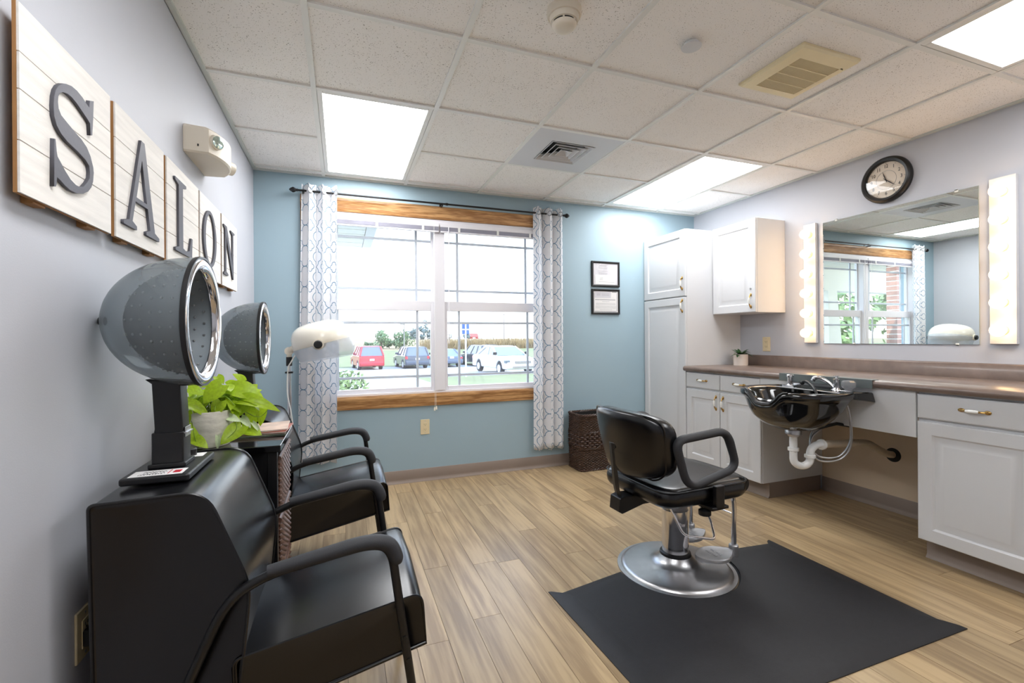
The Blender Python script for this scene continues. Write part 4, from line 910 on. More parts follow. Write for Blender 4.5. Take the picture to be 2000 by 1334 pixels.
obj('backrest', MB().rings([back_ring(-0.030, 0.3), back_ring(-0.034, 0.72), back_ring(-0.030, 0.93), back_ring(-0.018, 0.985), back_ring(0.0, 1.0), back_ring(0.026, 1.0), back_ring(0.044, 0.975), back_ring(0.054, 0.92), back_ring(0.064, 0.7), back_ring(0.068, 0.3)]), M_BLACKV, t, smooth=80)
obj('back_piping', MB().tube([back(*q) for q in [(0.5 + (p[0] / 0.262 * 0.5), 0.5 + (p[1] / 0.155 * 0.5), -0.022) for p in rrect(-0.257, 0.257, -0.152, 0.152, 0.06, 6)]], 0.0038, 6, True), M_BLACKV, t)
obj('back_bar', MB().tube(fillet([(-0.300, 0.045, 0.372), (-0.322, 0.045, 0.43), (-0.345, 0.045, 0.655)], 0.03, 4), (0.026, 0.005), 4, sq=(0, 1, 0)), M_BLACKM, t, smooth=0, bevel=0.002)
obj('back_lug', MB().prism([(-0.335, 0.330), (-0.315, 0.318), (-0.12, 0.365), (-0.12, 0.395), (-0.30, 0.400), (-0.328, 0.392)], 'y', 0.005, 0.085), M_BLACKM, t, bevel=0.004)
for sg in (-1, 1):
    y = sg * 0.268
    loop = fillet([(-0.245, y, 0.715), (0.055, y, 0.735), (0.118, y, 0.560), (-0.175, y, 0.500)], [0.055, 0.06, 0.06, 0.07], 7, True)
    a = obj('armrest', MB().tube(loop, [(0.022, 0.018) if p.z > 0.62 else (0.019, 0.017) for p in loop], 12, True, sq=(0, 1, 0)), M_BLACKS, t)
    obj('arm_bracket', MB().box(-0.045, 0.055, min(y - sg * 0.10, y + sg * 0.012), max(y - sg * 0.10, y + sg * 0.012), 0.385, 0.400)  .box(-0.020, 0.030, min(y - sg * 0.012, y + sg * 0.012), max(y - sg * 0.012, y + sg * 0.012), 0.385, 0.492), M_BLACKM, a, bevel=0.004)
obj('adjust_knob', MB().lathe([(0.026, 0.357), (0.028, 0.362), (0.028, 0.378), (0.014, 0.384)], (-0.045, -0.235, 0.0), 'z', 12), M_BLACKP, t)
# footrest: two posts, cross rods, two plates
for sg in (-1, 1):
    y = -0.122 if sg < 0 else 0.165; yp, dx = (y, 0.0) if sg < 0 else (0.105, 0.055)
    p_ = obj('footrest_post', MB().tube(fillet([(0.10, y, 0.385), (0.255, y, 0.383), (0.268, y, 0.30), (0.262, y, 0.095)], 0.05, 6), 0.0125, 14), M_CHROME, t)
    lf = [(0.250, 0.0), (0.215, 0.036), (0.165, 0.068), (0.115, 0.074), (0.065, 0.052), (0.032, 0.020), (0.032, -0.020), (0.065, -0.052), (0.115, -0.074), (0.165, -0.068), (0.215, -0.036)]
    f = obj('foot_plate', MB().rings([[(q[0] + dx, yp + q[1] * s_, z) for q in [tuple(v_) for v_ in smoothp([(a, b_, 0) for a, b_ in lf], 4, True)]] for s_, z in ((0.92, 0.082), (1.0, 0.086), (1.0, 0.100), (0.95, 0.104), (0.90, 0.102))]).lathe([(0.021, 0.066), (0.023, 0.072), (0.023, 0.118), (0.019, 0.122)], (0.262, y, 0), 'z', 18), M_ALUM, t, smooth=40)
    em = MB()
    for r_, xx in ((0, 0.115), (1, 0.145)):
        for i in range(6):
            xx = (0.115, 0.145)[r_] + dx; yy = yp - 0.030 + i * 0.012; em.box(xx - 0.006, xx + 0.006, yy, yy + 0.002, 0.1015, 0.1035); em.box(xx - 0.006 + 0.004 * (i % 3), xx - 0.004 + 0.004 * (i % 3), yy, yy + 0.009, 0.1015, 0.1035)
    obj('embossing', em, M_ALUM, f, smooth=0)
for z, x in ((0.345, 0.268), (0.27, 0.267)):
    obj('footrest_rod', MB().cyl((x, -0.125, z), (x, 0.188, z), 0.0035, 8), M_CHROME, t)

# ------------------------------------------------------------------ dryer chairs (left wall)
def dryer_chair(label, hz):
    y0, y1, yc = 1.275, 1.755, 1.515
    t = thing('dryer_chair', label, 'chair', (0.40, yc, 0.0), 'salon dryer chairs along the left wall')
    prof = [tuple(v_)[:2] for v_ in fillet([(0.080, 0.120, 0), (0.070, 0.795, 0), (0.292, 0.802, 0), (0.385, 0.560, 0), (0.372, 0.430, 0), (0.340, 0.120, 0)], [0.01, 0.012, 0.055, 0.05, 0.05, 0.01], 6)]
    def pr(k_, y):
        cx, cz = 0.22, 0.46; return [(cx + (x - cx) * (1 - k_ * 2), y, cz + (z - cz) * (1 - k_)) for x, z in prof]
    R = [pr(0.02, y0 + 0.004), pr(0.004, y0), pr(0.0, y0 + 0.008), pr(-0.002, y0 + 0.10), pr(-0.004, yc), pr(-0.002, y1 - 0.10), pr(0.0, y1 - 0.008), pr(0.004, y1), pr(0.02, y1 - 0.004)]
    body = obj('backrest', MB().rings(R), M_BLACKV, t, smooth=40)
    for y in (y0 + 0.001, y1 - 0.001):
        obj('piping', MB().tube([(x, y, z) for x, z in prof], 0.0042, 7, True), M_BLACKV, body)
    sp = [tuple(v_)[:2] for v_ in fillet([(0.352, 0.225, 0), (0.345, 0.385, 0), (0.800, 0.460, 0), (0.812, 0.318, 0)], [0.01, 0.02, 0.035, 0.012], 6)]
    def ps(k_, y, up=0.0):
        cx, cz = 0.58, 0.34; return [(cx + (x - cx) * (1 - k_), y, cz + (z - cz) * (1 - k_ * 2) + (up if z > cz + 0.02 else 0)) for x, z in sp]
    R = [ps(0.03, y0 + 0.004), ps(0.006, y0), ps(0.0, y0 + 0.006), ps(0, y0 + 0.06, 0.012), ps(0, yc, 0.026), ps(0, y1 - 0.06, 0.012), ps(0.0, y1 - 0.006), ps(0.006, y1), ps(0.03, y1 - 0.004)]
    s_ = obj('seat', MB().rings(R), M_BLACKV, t, smooth=50)
    for y in (y0 + 0.001, y1 - 0.001): obj('piping', MB().tube([(x, y, z) for x, z in sp], 0.004, 7, True), M_BLACKV, s_)
    for y in (y0 - 0.016, y1 + 0.016):
        path = fillet([(0.100, y, 0.0), (0.335, y, 0.540), (0.42, y, 0.586), (0.66, y, 0.622), (0.718, y, 0.605), (0.738, y, 0.45), (0.800, y, 0.0)], [0.01, 0.07, 0.05, 0.05, 0.05, 0.08, 0.01], 6)
        a = obj('arm_frame', MB().tube(path, 0.0118, 12), M_BLACKM, t)
        pad = fillet([(0.425, y, 0.594), (0.66, y, 0.630), (0.712, y, 0.618), (0.729, y, 0.585), (0.732, y, 0.562)], [0.01, 0.05, 0.02, 0.02, 0.01], 6)
        n = len(pad); obj('arm_pad', MB().tube(pad, [(0.022 * (0.75 if i in (0, n - 1) else 1), 0.019 * (0.75 if i in (0, n - 1) else 1)) for i in range(n)], 14, sq=(0, 1, 0)), M_BLACKS, a)
        for p in ((0.165, 0.135), (0.240, 0.318), (0.7595, 0.30), (0.750, 0.362)):
            if p[0] > 0.5 or p[1] > 0.3: obj('bolt', MB().tube([(p[0], y - 0.014 if y < yc else y + 0.014, p[1]), (p[0], y, p[1])], 0.006, 10), M_BLACKP, a)
    # dryer mount
    pl = obj('dryer_mount', MB().prism(rrect(0.085, 0.232, 1.375, 1.628, 0.008), 'z', 0.804, 0.822), M_BLACKP, t, bevel=0.005, seg=3)
    obj('instruction_label', MB().box(0.100, 0.214, 1.386, 1.440, 0.8222, 0.8228), M_PAPER, pl, smooth=0)
    sc = MB()
    for i in range(9): sc.tube(smoothp([(0.118 + i * 0.006, 1.395 + 0.003 * (i % 2), 0.823), (0.121 + i * 0.006, 1.404 + 0.004 * (i % 3), 0.823), (0.125 + i * 0.006, 1.397, 0.823)], 3), 0.0006, 4)
    for i in range(7): sc.tube(smoothp([(0.124 + i * 0.007, 1.416, 0.823), (0.127 + i * 0.007, 1.426 - 0.003 * (i % 2), 0.823), (0.131 + i * 0.007, 1.417, 0.823)], 3), 0.0006, 4)
    obj('label_print', sc, M_INKD, pl, smooth=0)
    obj('label_logo', MB().box(0.190, 0.206, 1.400, 1.424, 0.8229, 0.8234).box(0.180, 0.182, 1.394, 1.432, 0.8229, 0.8234), M_RED, pl, smooth=0)
    obj('dial_label', MB().box(0.100, 0.214, 1.570, 1.618, 0.8222, 0.8228), M_PAPER, pl, smooth=0)
    obj('dial_knob', MB().lathe([(0.019, 0.0), (0.019, 0.018), (0.016, 0.021), (0.0001, 0.021)], (0.175, 1.592, 0.8229), 'z', 20), M_BLACKP, pl)
    hb = hz - 0.176
    col = obj('column', MB().prism(rrect(0.124, 0.196, 1.463, 1.533, 0.006, 3), 'z', 0.822, 0.915), M_BLACKP, t, bevel=0.003)
    obj('column_foot', MB().box(0.118, 0.203, 1.456, 1.540, 0.822, 0.834), M_BLACKP, col, bevel=0.003)
    R = [[(x + dx, y, z) for x, y in rrect(0.128, 0.192, 1.467, 1.529, 0.005, 3)] for z, dx in ((0.910, 0), (0.925, 0.002), (hb + 0.015, -0.004))]
    obj('upper_column', MB().rings(R), M_BLACKP, col, smooth=30)
    obj('latch', MB().box(0.1965, 0.1985, 1.475, 1.521, 0.898, 0.925).box(0.195, 0.203, 1.472, 1.524, 0.908, 0.912), M_STEEL, col, bevel=0.0008)
    hy = 1.498
    n, xr, ra = 22, 0.236, 0.176
    outer = [(0.0001, 0.014)] + [(ra * (1 - (1 - q / n) ** 2.15) ** (1 / 2.0), 0.014 + (xr - 0.014) * q / n) for q in range(1, n + 1)]
    outer[-1] = (0.174, xr)
    h_ = obj('dryer_hood', MB().lathe(outer, (0, hy, hz), 'x', 64, False), M_SMOKE, t, smooth=80)
    inn = [(0.0001, 0.062)] + [(0.148 * (1 - (1 - q / n) ** 2.1) ** (1 / 2.0), 0.062 + (xr - 0.064) * q / n) for q in range(1, n + 1)]
    obj('inner_shell', MB().lathe(inn, (0, hy, hz), 'x', 64, False), M_SHELL, h_, smooth=80)
    bp = MB()
    for rr in range(3, n, 3):
        r_, x_ = inn[rr]; m = max(6, int(r_ * 2 * pi / 0.036)); sl = (inn[rr + 1][0] - inn[rr - 1][0], inn[rr + 1][1] - inn[rr - 1][1]) if rr < n else (0, 1)
        for k_ in range(m):
            a = 2 * pi * (k_ + 0.5 * (rr % 2)) / m; bp.ball((x_, hy + (r_ + 0.0008) * cos(a), hz + (r_ + 0.0008) * sin(a)), 0.0038, 6, 4)
            bp.ball((x_, hy + (r_ - 0.0012) * cos(a), hz + (r_ - 0.0012) * sin(a)), 0.0036, 6, 4)
    obj('air_jets', bp, M_STEEL, h_, stuff=True)
    obj('rim_ring', MB().lathe([(0.141, xr - 0.012), (0.142, xr - 0.004), (0.152, xr + 0.006), (0.166, xr + 0.008), (0.1728, xr + 0.003), (0.1728, xr - 0.006), (0.141, xr - 0.013)], (0, hy, hz), 'x', 72, False), M_CHROME, h_, smooth=50)
    obj('rim_gasket', MB().lathe([(0.1715, xr - 0.007), (0.1780, xr - 0.007), (0.1792, xr - 0.001), (0.1785, xr + 0.005), (0.1735, xr + 0.005), (0.1725, xr - 0.002)], (0, hy, hz), 'x', 72, False), M_BLACKP, h_, smooth=50)
    obj('hood_saddle', MB().prism([(0.108, hb + 0.022), (0.125, hb + 0.008), (0.195, hb + 0.001), (0.222, hb + 0.003), (0.226, hb + 0.010)], 'y', hy - 0.030, hy + 0.030), M_BLACKP, h_, bevel=0.004)
    obj('wall_bumper', MB().lathe([(0.008, 0.002), (0.012, 0.005), (0.012, 0.016)], (0, hy, hz), 'x', 14), M_BLACKP, h_)
    return t
dryer_chair('black vinyl dryer chair nearest the camera, with a smoked dome hood dryer behind it', 1.212)
dryer_chair('black vinyl dryer chair by the window end, with a smoked dome hood dryer behind it', 1.170).location.y += 1.06

# ------------------------------------------------------------------ end table with wicker drawers
TX, TY0, TY1, TZ = 0.385, 1.865, 2.285, 0.775
t = thing('end_table', 'black end table with woven wicker drawers, between the two dryer chairs', 'table', (0.2, 2.075, 0.0))
obj('tabletop', MB().box(0.026, TX, TY0, TY1, TZ - 0.026, TZ), M_BLACKG, t, bevel=0.003)
for x in (0.032, TX - 0.045):
    for y in (TY0 + 0.008, TY1 - 0.040): obj('leg', MB().box(x, x + 0.032, y, y + 0.032, 0.0, TZ - 0.027), M_BLACKM, t, bevel=0.002)
for y in (TY0 + 0.018, TY1 - 0.024):
    obj('side_panel', MB().box(0.065, TX - 0.046, y, y + 0.006, 0.06, TZ - 0.027), M_BLACKM, t)
zs = [0.055, 0.285, 0.515, 0.745]
for z in zs[:3]: obj('rail', MB().box(TX - 0.050, TX - 0.020, TY0 + 0.041, TY1 - 0.041, z - 0.014, z), M_BLACKG, t, bevel=0.002)
def weave(mb, ring_fn, z0, z1, rows, r, n, amp, k_, closed=True):
    for q in range(rows):
        z = z0 + (q + 0.5) * (z1 - z0) / rows
        pts = ring_fn(n); m = len(pts); out = []
        for i, (x, y, nx, ny) in enumerate(pts):
            s_ = amp * sin(2 * pi * k_ * i / m + pi * (q % 2)); out.append((x + nx * s_, y + ny * s_, z))
        mb.tube(out, r, 5, closed)
    return mb
for z0, z1 in zip(zs, zs[1:]):
    ya, yb = TY0 + 0.046, TY1 - 0.046; xf = TX - 0.012
    d = obj('drawer', MB().box(0.07, xf - 0.012, ya + 0.004, yb - 0.004, z0 + 0.006, z1 - 0.024), M_DARK, t)
    mb = weave(MB(), lambda n: [(xf, ya + (yb - ya) * i / n, 1, 0) for i in range(n + 1)], z0 + 0.012, z1 - 0.034, 18, 0.0055, 64, 0.0045, 8, False)
    for i in range(16):
        y = ya + (i + 0.5) * (yb - ya) / 16; mb.tube([(xf, y, z0 + 0.01), (xf, y, z1 - 0.03)], 0.003, 5)
    obj('wicker_weave', mb, M_WICKER2, d, stuff=True)
    obj('drawer_rim', MB().tube([(xf + 0.001, ya - 0.002, z1 - 0.028), (xf + 0.001, yb + 0.002, z1 - 0.028)], 0.009, 8), M_WICKER2, d)
    obj('drawer_rim', MB().tube([(xf + 0.001, ya, z0 + 0.008), (xf + 0.001, yb, z0 + 0.008)], 0.008, 8), M_WICKER2, d)
# magazines
def cover_mat(i, a, b_):
    return mat('magazine_cover_%d' % i, a, 0.3, var=0.25, vscale=8 + 3 * i, coat=0.2)
mg = [(0.245, 2.165, 0.03, (96, 120, 74), 'green-covered magazine at the bottom of the stack on the end table'),
      (0.255, 2.168, -0.06, (196, 120, 104), 'coral-covered magazine in the middle of the stack on the end table'),
      (0.250, 2.172, 0.05, (226, 196, 176), 'cream and orange magazine on top of the stack on the end table')]
z = TZ
for i, (x, y, rz, c1, lb) in enumerate(mg):
    th = (0.005, 0.006, 0.005)[i]
    m_ = thing('magazine', lb, 'magazine', (x, y, z), 'magazines on the end table', rz, True)
    def page(u, v, top): return ((u - 0.5) * 0.262, (v - 0.5) * 0.200, (th if top else 0.0008) + 0.004 * i * u ** 3 * 0.6 + (0.0005 * sin(9 * u + i) if top else 0))
    for top in (True, False):
        obj('cover', MB().rings([[page(u / 8, v_, top) for u, v_ in [(0, 0), (2, 0), (4, 0), (6, 0), (8, 0), (8, 1), (6, 1), (4, 1), (2, 1), (0, 1)]], [tuple(Vector(page(u / 8, v_, top)) + Vector((0, 0, 0.0006))) for u, v_ in [(0, 0), (2, 0), (4, 0), (6, 0), (8, 0), (8, 1), (6, 1), (4, 1), (2, 1), (0, 1)]]]), cover_mat(i, c1, c1), m_, smooth=0)
    pg = MB()
    for q in range(4):
        z_ = 0.0016 + (th - 0.0022) * q / 4
        pg.rings([[(x_ * 0.99 + 0.0006 * q, y_ * 0.985, z_ + 0.004 * i * 0.6 * ((x_ / 0.262) + 0.5) ** 3 + dz) for x_, y_ in [(-0.131, -0.1), (-0.05, -0.1), (0.05, -0.1), (0.131, -0.1), (0.131, 0.1), (0.05, 0.1), (-0.05, 0.1), (-0.131, 0.1)]] for dz in (0, 0.0006)])
    obj('pages', pg, M_PAPER, m_, smooth=0)
    z += th + 0.0008

# ------------------------------------------------------------------ lime pothos in stone planter
PX0, PY0 = 0.135, 1.975
t = thing('potted_pothos', 'bright lime green trailing plant in a whitewashed stone planter on the end table', 'plant', (PX0, PY0, TZ))
def oval(rx, ry, z): return [(PX0 + rx * cos(2 * pi * i / 40) * (1 + 0.012 * sin(5 * i)), PY0 + ry * sin(2 * pi * i / 40) * (1 + 0.012 * cos(4 * i)), z) for i in range(40)]
obj('planter', MB().rings([oval(0.066, 0.074, TZ + 0.001), oval(0.072, 0.080, TZ + 0.02), oval(0.078, 0.086, TZ + 0.07), oval(0.080, 0.088, TZ + 0.125), oval(0.077, 0.085, TZ + 0.130), oval(0.072, 0.080, TZ + 0.128), oval(0.070, 0.078, TZ + 0.10)]), M_STONE, t, smooth=70)
obj('soil', MB().rings([oval(0.069, 0.077, TZ + 0.108), oval(0.04, 0.045, TZ + 0.114), oval(0.001, 0.001, TZ + 0.116)]), M_SOIL, t)
def heart(bend, fold, n=8):
    vs = []; fs = []
    for i in range(n + 1):
        s_ = i / n; w_ = 0.40 * (sin(pi * (0.10 + 0.90 * s_) ** 0.72) ** 0.75 if i < n else 0.004); z_ = -bend * s_ * s_; back_ = -0.09 * (1 - s_) ** 6
        for q in (-1, -0.5, 0, 0.5, 1): vs.append((s_ + back_ * abs(q) * 1.6, q * w_, z_ + fold * abs(q) * w_ - 0.05 * abs(q) ** 2 * s_))
    for i in range(n):
        for j in range(4): a = i * 5 + j; fs.append((a, a + 1, a + 6, a + 5))
    return MB().add(vs, fs)
hm = [heart(b_, f_).mesh('leaf', M_LEAF, 180) for b_, f_ in ((0.15, 0.35), (0.4, 0.3), (0.7, 0.4))]
hp = heart(0.3, 0.4).mesh('leaf', M_LEAFP, 180)
rl = random.Random(11)
def leaf_px(u0, v0, u1, v1, yb, yt, wf=1.0, up=0.6, pale=False):
    # leaf base and tip measured as sight lines and set at their own depths on the plant
    q = []
    for u, v, y in ((u0, v0, yb), (u1, v1, yt)):
        X, Y = 340 + u / 7.69, 720 + v / 7.69; d = fwd + cr * ((X - 1000) / 895) - cu * ((Y - 661) / 895); q.append(Vector((0.599, 0, 1.159)) + d * (y / d.y))
    B_, T_ = q; x_ = (T_ - B_); L_ = x_.length; x_.normalize(); n_ = (Vector((0.599, 0, 1.159)) - B_).normalized() + Vector((0.15, 0, up)); n_ = (n_ - x_ * n_.dot(x_)).normalized(); y_ = n_.cross(x_)
    o = piece('leaf', hp if pale else rl.choice(hm), t, B_); m3 = Matrix((x_, y_, n_)).transposed(); o.rotation_euler = m3.to_euler(); o.scale = (L_, L_ * wf, L_)
    if pale: o['label'] = 'pale variegated leaf'
for a_ in [(720,240,420,480,1.90,1.87,1.0), (1010,480,1435,457,1.95,1.90,0.62), (880,300,1295,350,1.98,1.94,0.9), (1045,185,930,72,2.02,2.00,0.9), (200,525,492,608,1.90,1.87,0.7), (225,790,425,1035,1.90,1.86,1.15), (235,1040,505,1160,1.89,1.86,0.75),
           (1012,868,708,1105,1.94,1.88,0.85), (700,490,600,680,1.92,1.89,1.1), (1050,500,940,722,1.96,1.94,0.9), (1150,600,1225,842,2.0,1.98,0.95), (1280,530,1357,852,2.0,1.99,0.62), (1020,900,1305,965,1.98,1.95,0.9), (640,120,742,205,1.98,1.95,0.9),
           (210,300,440,340,1.93,1.91,0.9), (790,240,950,185,2.0,1.98,0.8), (1250,300,1020,385,2.0,1.96,0.9), (860,510,1010,640,1.95,1.93,0.8), (980,420,830,500,1.97,1.95,0.9), (1080,540,1200,560,1.97,1.95,0.8), (860,620,960,690,1.96,1.93,0.8), (560,300,600,460,1.97,1.95,0.8),
           (300,480,270,330,1.99,1.97,0.8), (240,560,330,420,1.97,1.96,0.7), (780,330,720,470,1.98,1.95,0.9), (900,560,800,620,1.96,1.94,0.9), (430,260,560,200,2.0,1.98,0.8), (210,640,240,760,1.9,1.88,0.8), (1130,350,1000,300,2.03,2.0,0.8), (700,330,830,280,2.02,2.0,0.8)]: leaf_px(*a_)
for a_ in [(790,720,975,765,1.94,1.92,0.75), (1010,735,1152,862,1.97,1.95,0.7), (1180,815,1305,945,1.97,1.96,0.5), (1165,490,1285,612,1.98,1.97,0.45), (650,1010,662,1222,1.88,1.875,0.42)]: leaf_px(*a_, 0.3, True)
for i in range(26):
    az = rl.uniform(-3.1, 3.1); el0 = rl.uniform(0.1, 1.2); rad = rl.uniform(0.04, 0.12)
    p = Vector((PX0 + 0.03 + rad * cos(az) * cos(el0), PY0 + 0.03 + rad * sin(az) * cos(el0) * 0.8, TZ + 0.13 + rad * sin(el0)))
    L_ = rl.uniform(0.05, 0.08); o = piece('leaf', hm[i % 3], t, p); o.rotation_euler = Euler((rl.uniform(-0.7, 0.5), rl.uniform(-0.55, 0.7), az + rl.uniform(-0.7, 0.7))); o.scale = (L_, L_, L_)
stm = MB()
for i in range(28):
    az = rl.uniform(-2.2, 2.0); r1 = rl.uniform(0.05, 0.12); h1 = rl.uniform(0.0, 0.05)
    a = Vector((PX0 + rl.uniform(-0.04, 0.04), PY0 + rl.uniform(-0.05, 0.05), TZ + 0.112)); b_ = Vector((PX0 + 0.02 + r1 * cos(az), PY0 + r1 * 0.8 * sin(az), TZ + 0.12 + h1)); m_ = (a + b_) / 2 + Vector((0, 0, 0.05))
    stm.tube(smoothp([a, m_, b_], 4), 0.0016, 5)
for pts in ([(0.21, 1.95, 0.90), (0.235, 1.92, 0.84), (0.20, 1.90, 0.80)], [(0.23, 1.96, 0.91), (0.30, 1.95, 0.87), (0.335, 1.97, 0.90)], [(0.10, 1.90, 0.89), (0.115, 1.88, 0.82), (0.13, 1.875, 0.785)]):
    stm.tube(smoothp(pts, 5), 0.0014, 5)
obj('stems', stm, M_STEM, t, stuff=True)

# ------------------------------------------------------------------ wicker hamper
HX0, HX1, HY0, HY1, HH = 2.525, 2.835, 3.505, 3.742, 0.50
t = thing('wicker_hamper', 'tall dark wicker waste hamper in three woven bands, beside the tall cabinet', 'basket', (2.68, 3.62, 0))
def ring_fn(n, k_=0.0):
    P = rrect(HX0 + k_, HX1 - k_, HY0 + k_, HY1 - k_, 0.035, 6); P.append(P[0]); tot = [0]
    for a, b_ in zip(P, P[1:]): tot.append(tot[-1] + math.dist(a, b_))
    o = []; j = 0
    for i in range(n):
        s_ = tot[-1] * i / n
        while tot[j + 1] < s_: j += 1
        f = (s_ - tot[j]) / (tot[j + 1] - tot[j]); a, b_ = P[j], P[j + 1]; dx, dy = b_[0] - a[0], b_[1] - a[1]; l = math.hypot(dx, dy)
        o.append((a[0] + dx * f, a[1] + dy * f, dy / l, -dx / l))
    return o
obj('liner', MB().rings([[(x, y, z_) for x, y, _, _ in ring_fn(56, 0.008)] for z_ in (0.008, 0.480)] + [[(x, y, z_) for x, y, _, _ in ring_fn(56, 0.011)] for z_ in (0.480, 0.02)]), M_DARK, t)
obj('weave_band', weave(MB(), ring_fn, 0.012, 0.190, 17, 0.0058, 168, 0.0042, 28), M_WICKER, t, stuff=True)
obj('weave_band', weave(MB(), ring_fn, 0.200, 0.325, 7, 0.0095, 132, 0.0085, 22), M_WICKER, t, stuff=True)
obj('weave_band', weave(MB(), ring_fn, 0.340, 0.475, 13, 0.0058, 168, 0.0042, 28), M_WICKER, t, stuff=True)
st = MB()
for x, y, nx, ny in ring_fn(56): st.tube([(x - nx * 0.001, y - ny * 0.001, 0.01), (x - nx * 0.001, y - ny * 0.001, 0.475)], 0.0036, 5)
obj('stakes', st, M_WICKER, t, stuff=True)
for z_ in (0.008, 0.196, 0.333, 0.484):
    b_ = MB()
    for ph in (0, 1, 2): b_.tube([(x + nx * (0.003 + 0.006 * cos(0.55 * i + 2.1 * ph)), y + ny * (0.003 + 0.006 * cos(0.55 * i + 2.1 * ph)), z_ + 0.006 * sin(0.55 * i + 2.1 * ph)) for i, (x, y, nx, ny) in enumerate(ring_fn(148))], 0.005 if z_ < 0.4 else 0.0068, 5, True)
    obj('braided_border', b_, M_WICKER, t)

# ------------------------------------------------------------------ white standing hood dryer
t = thing('standing_dryer', 'ivory hood dryer with clear visor on a floor stand before the left curtain', 'hair dryer', (0.262, 3.42, 0))
obj('stand_pole', MB().cyl((0.262, 3.42, 0.05), (0.262, 3.42, 1.02), 0.0125, 16), M_CHROME, t)
obj('pole_clip', MB().box(0.238, 0.286, 3.40, 3.44, 0.935, 0.947), M_BLACKP, t, bevel=0.003)
obj('pole_collar', MB().cyl((0.262, 3.42, 0.985), (0.262, 3.42, 1.045), 0.019, 16), M_BLACKP, t)
hub = MB().lathe([(0.03, 0.03), (0.038, 0.05)], (0.262, 3.42, 0.0))
for i in range(5):
    a = 2 * pi * i / 5 + 0.3; hub.tube([(0.262, 3.42, 0.06), (0.262 + 0.2 * cos(a), 3.42 + 0.2 * sin(a), 0.045)], [0.016, 0.011], 8)
obj('stand_base', hub, M_STEEL, t)
for i in range(5):
    a = 2 * pi * i / 5 + 0.3; obj('caster', MB().tube([(0.262 + 0.2 * cos(a), 3.42 + 0.2 * sin(a) - 0.01, 0.022), (0.262 + 0.2 * cos(a), 3.42 + 0.2 * sin(a) + 0.01, 0.022)], 0.0215, 14), M_BLACKP, t)
hc = Vector((0.475, 3.365, 1.135)); tilt = radians(-15)
def hx(a, b_, c): # hood space: a forward, b sideways, c up -> world
    return (hc.x + a * cos(tilt) + c * sin(tilt), hc.y + b_, hc.z - a * sin(tilt) + c * cos(tilt))
def hood_fn(az, s_):
    # s_ 0 rim .. 1 crown
    q = s_ * pi / 2; r = cos(q) ** 0.58; z_ = 0.150 * sin(q) ** 0.75
    fx = 0.188; x = fx * cos(az) * r - 0.012 * s_; y = 0.215 * sin(az) * r
    return hx(x, y, z_)
R = [[hood_fn(2 * pi * i / 48, s_ / 10 * 0.995) for i in range(48)] for s_ in range(11)]
R = [[hx(0.188 * cos(2 * pi * i / 48) * 0.985, 0.215 * sin(2 * pi * i / 48) * 0.985, -0.004 - 0.030 * max(0.0, cos(2 * pi * i / 48)) ** 2) for i in range(48)]] + R
obj('hood_shell', MB().rings(R, False, True), M_HOODW, t, smooth=80)
obj('hood_underside', MB().rings([[hx(0.181 * cos(2 * pi * i / 48) * f, 0.208 * sin(2 * pi * i / 48) * f, z_) for i in range(48)] for f, z_ in ((1.0, 0.0), (0.85, 0.02), (0.5, 0.04), (0.01, 0.045))], False, True), M_CREAM, t, smooth=80)
V = []
for s_ in range(8):
    f = s_ / 7; V.append([hx((0.190 - 0.014 * f + (0.014 if cos(2 * pi * i / 48) > 0 else -0.0) * sin(pi * f)) * cos(2 * pi * i / 48) * (1 - 0.05 * f * f), 0.214 * sin(2 * pi * i / 48) * (1 - 0.08 * f), -0.002 - f * (0.100 + 0.022 * cos(2 * pi * i / 48))) for i in range(48)])
v = obj('visor', MB().rings(V, False, False), M_VISOR, t, smooth=80)
obj('visor_edge', MB().tube(V[-1], 0.0022, 6, True), M_VISOR, v)
for sg in (-1, 1):
    a, b_ = Vector(hx(-0.02, sg * 0.205, 0.0)), Vector(hx(-0.02, sg * 0.224, 0.0))
    obj('knob_boss', MB().tube([a, b_], 0.034, 20), M_CREAM, t)
    obj('knob', MB().tube([b_, Vector(hx(-0.02, sg * 0.240, 0.0)), Vector(hx(-0.02, sg * 0.244, 0.0))], [0.026, 0.026, 0.020], 14), M_BLACKP, t, smooth=30)
obj('swivel_joint', MB().cyl((0.262, 3.40, 1.085), (0.262, 3.445, 1.085), 0.027, 18).cyl((0.262, 3.42, 1.04), (0.262, 3.42, 1.075), 0.017, 14).tube([(0.262, 3.42, 1.085), hx(-0.17, 0.03, 0.02)], 0.022, 14), M_CREAM, t)
obj('power_cord', MB().tube(smoothp([(0.30, 3.40, 1.055), (0.275, 3.395, 1.01), (0.256, 3.398, 0.96), (0.252, 3.40, 0.80), (0.275, 3.40, 0.66), (0.29, 3.41, 0.45), (0.27, 3.43, 0.12)], 6), 0.004, 8), M_PORC, t)

# ------------------------------------------------------------------ outside: ground, porch, cars, trees
def gz(y): return -0.05 - 0.0335 * (y - 3.9) if y < 37 else -1.159 + (y - 37) / 25 * 0.86 if y < 62 else -0.30 + (y - 62) / 190 * 1.36 if y < 252 else 1.06
def strip_ground(name, x0, x1, ys, lift, m, label=None):
    mb = MB(); R = [[(x0, y, gz(y) + lift), (x1, y, gz(y) + lift), (x1, y, gz(y) - 0.6), (x0, y, gz(y) - 0.6)] for y in ys]
    o = obj(name, mb.rings(R), m, smooth=0); o['kind'] = 'structure'; return o
strip_ground('lawn', -120, 160, [3.93, 10, 20, 30, 37, 44, 52, 62], 0.0, M_LAWN)
strip_ground('field', -200, 400, [62.01, 80, 120, 180, 252, 420], 0.0, M_FIELDB)
strip_ground('parking_lot', -30, 40, [21.5, 30, 37, 38.5], 0.02, M_ASPH)
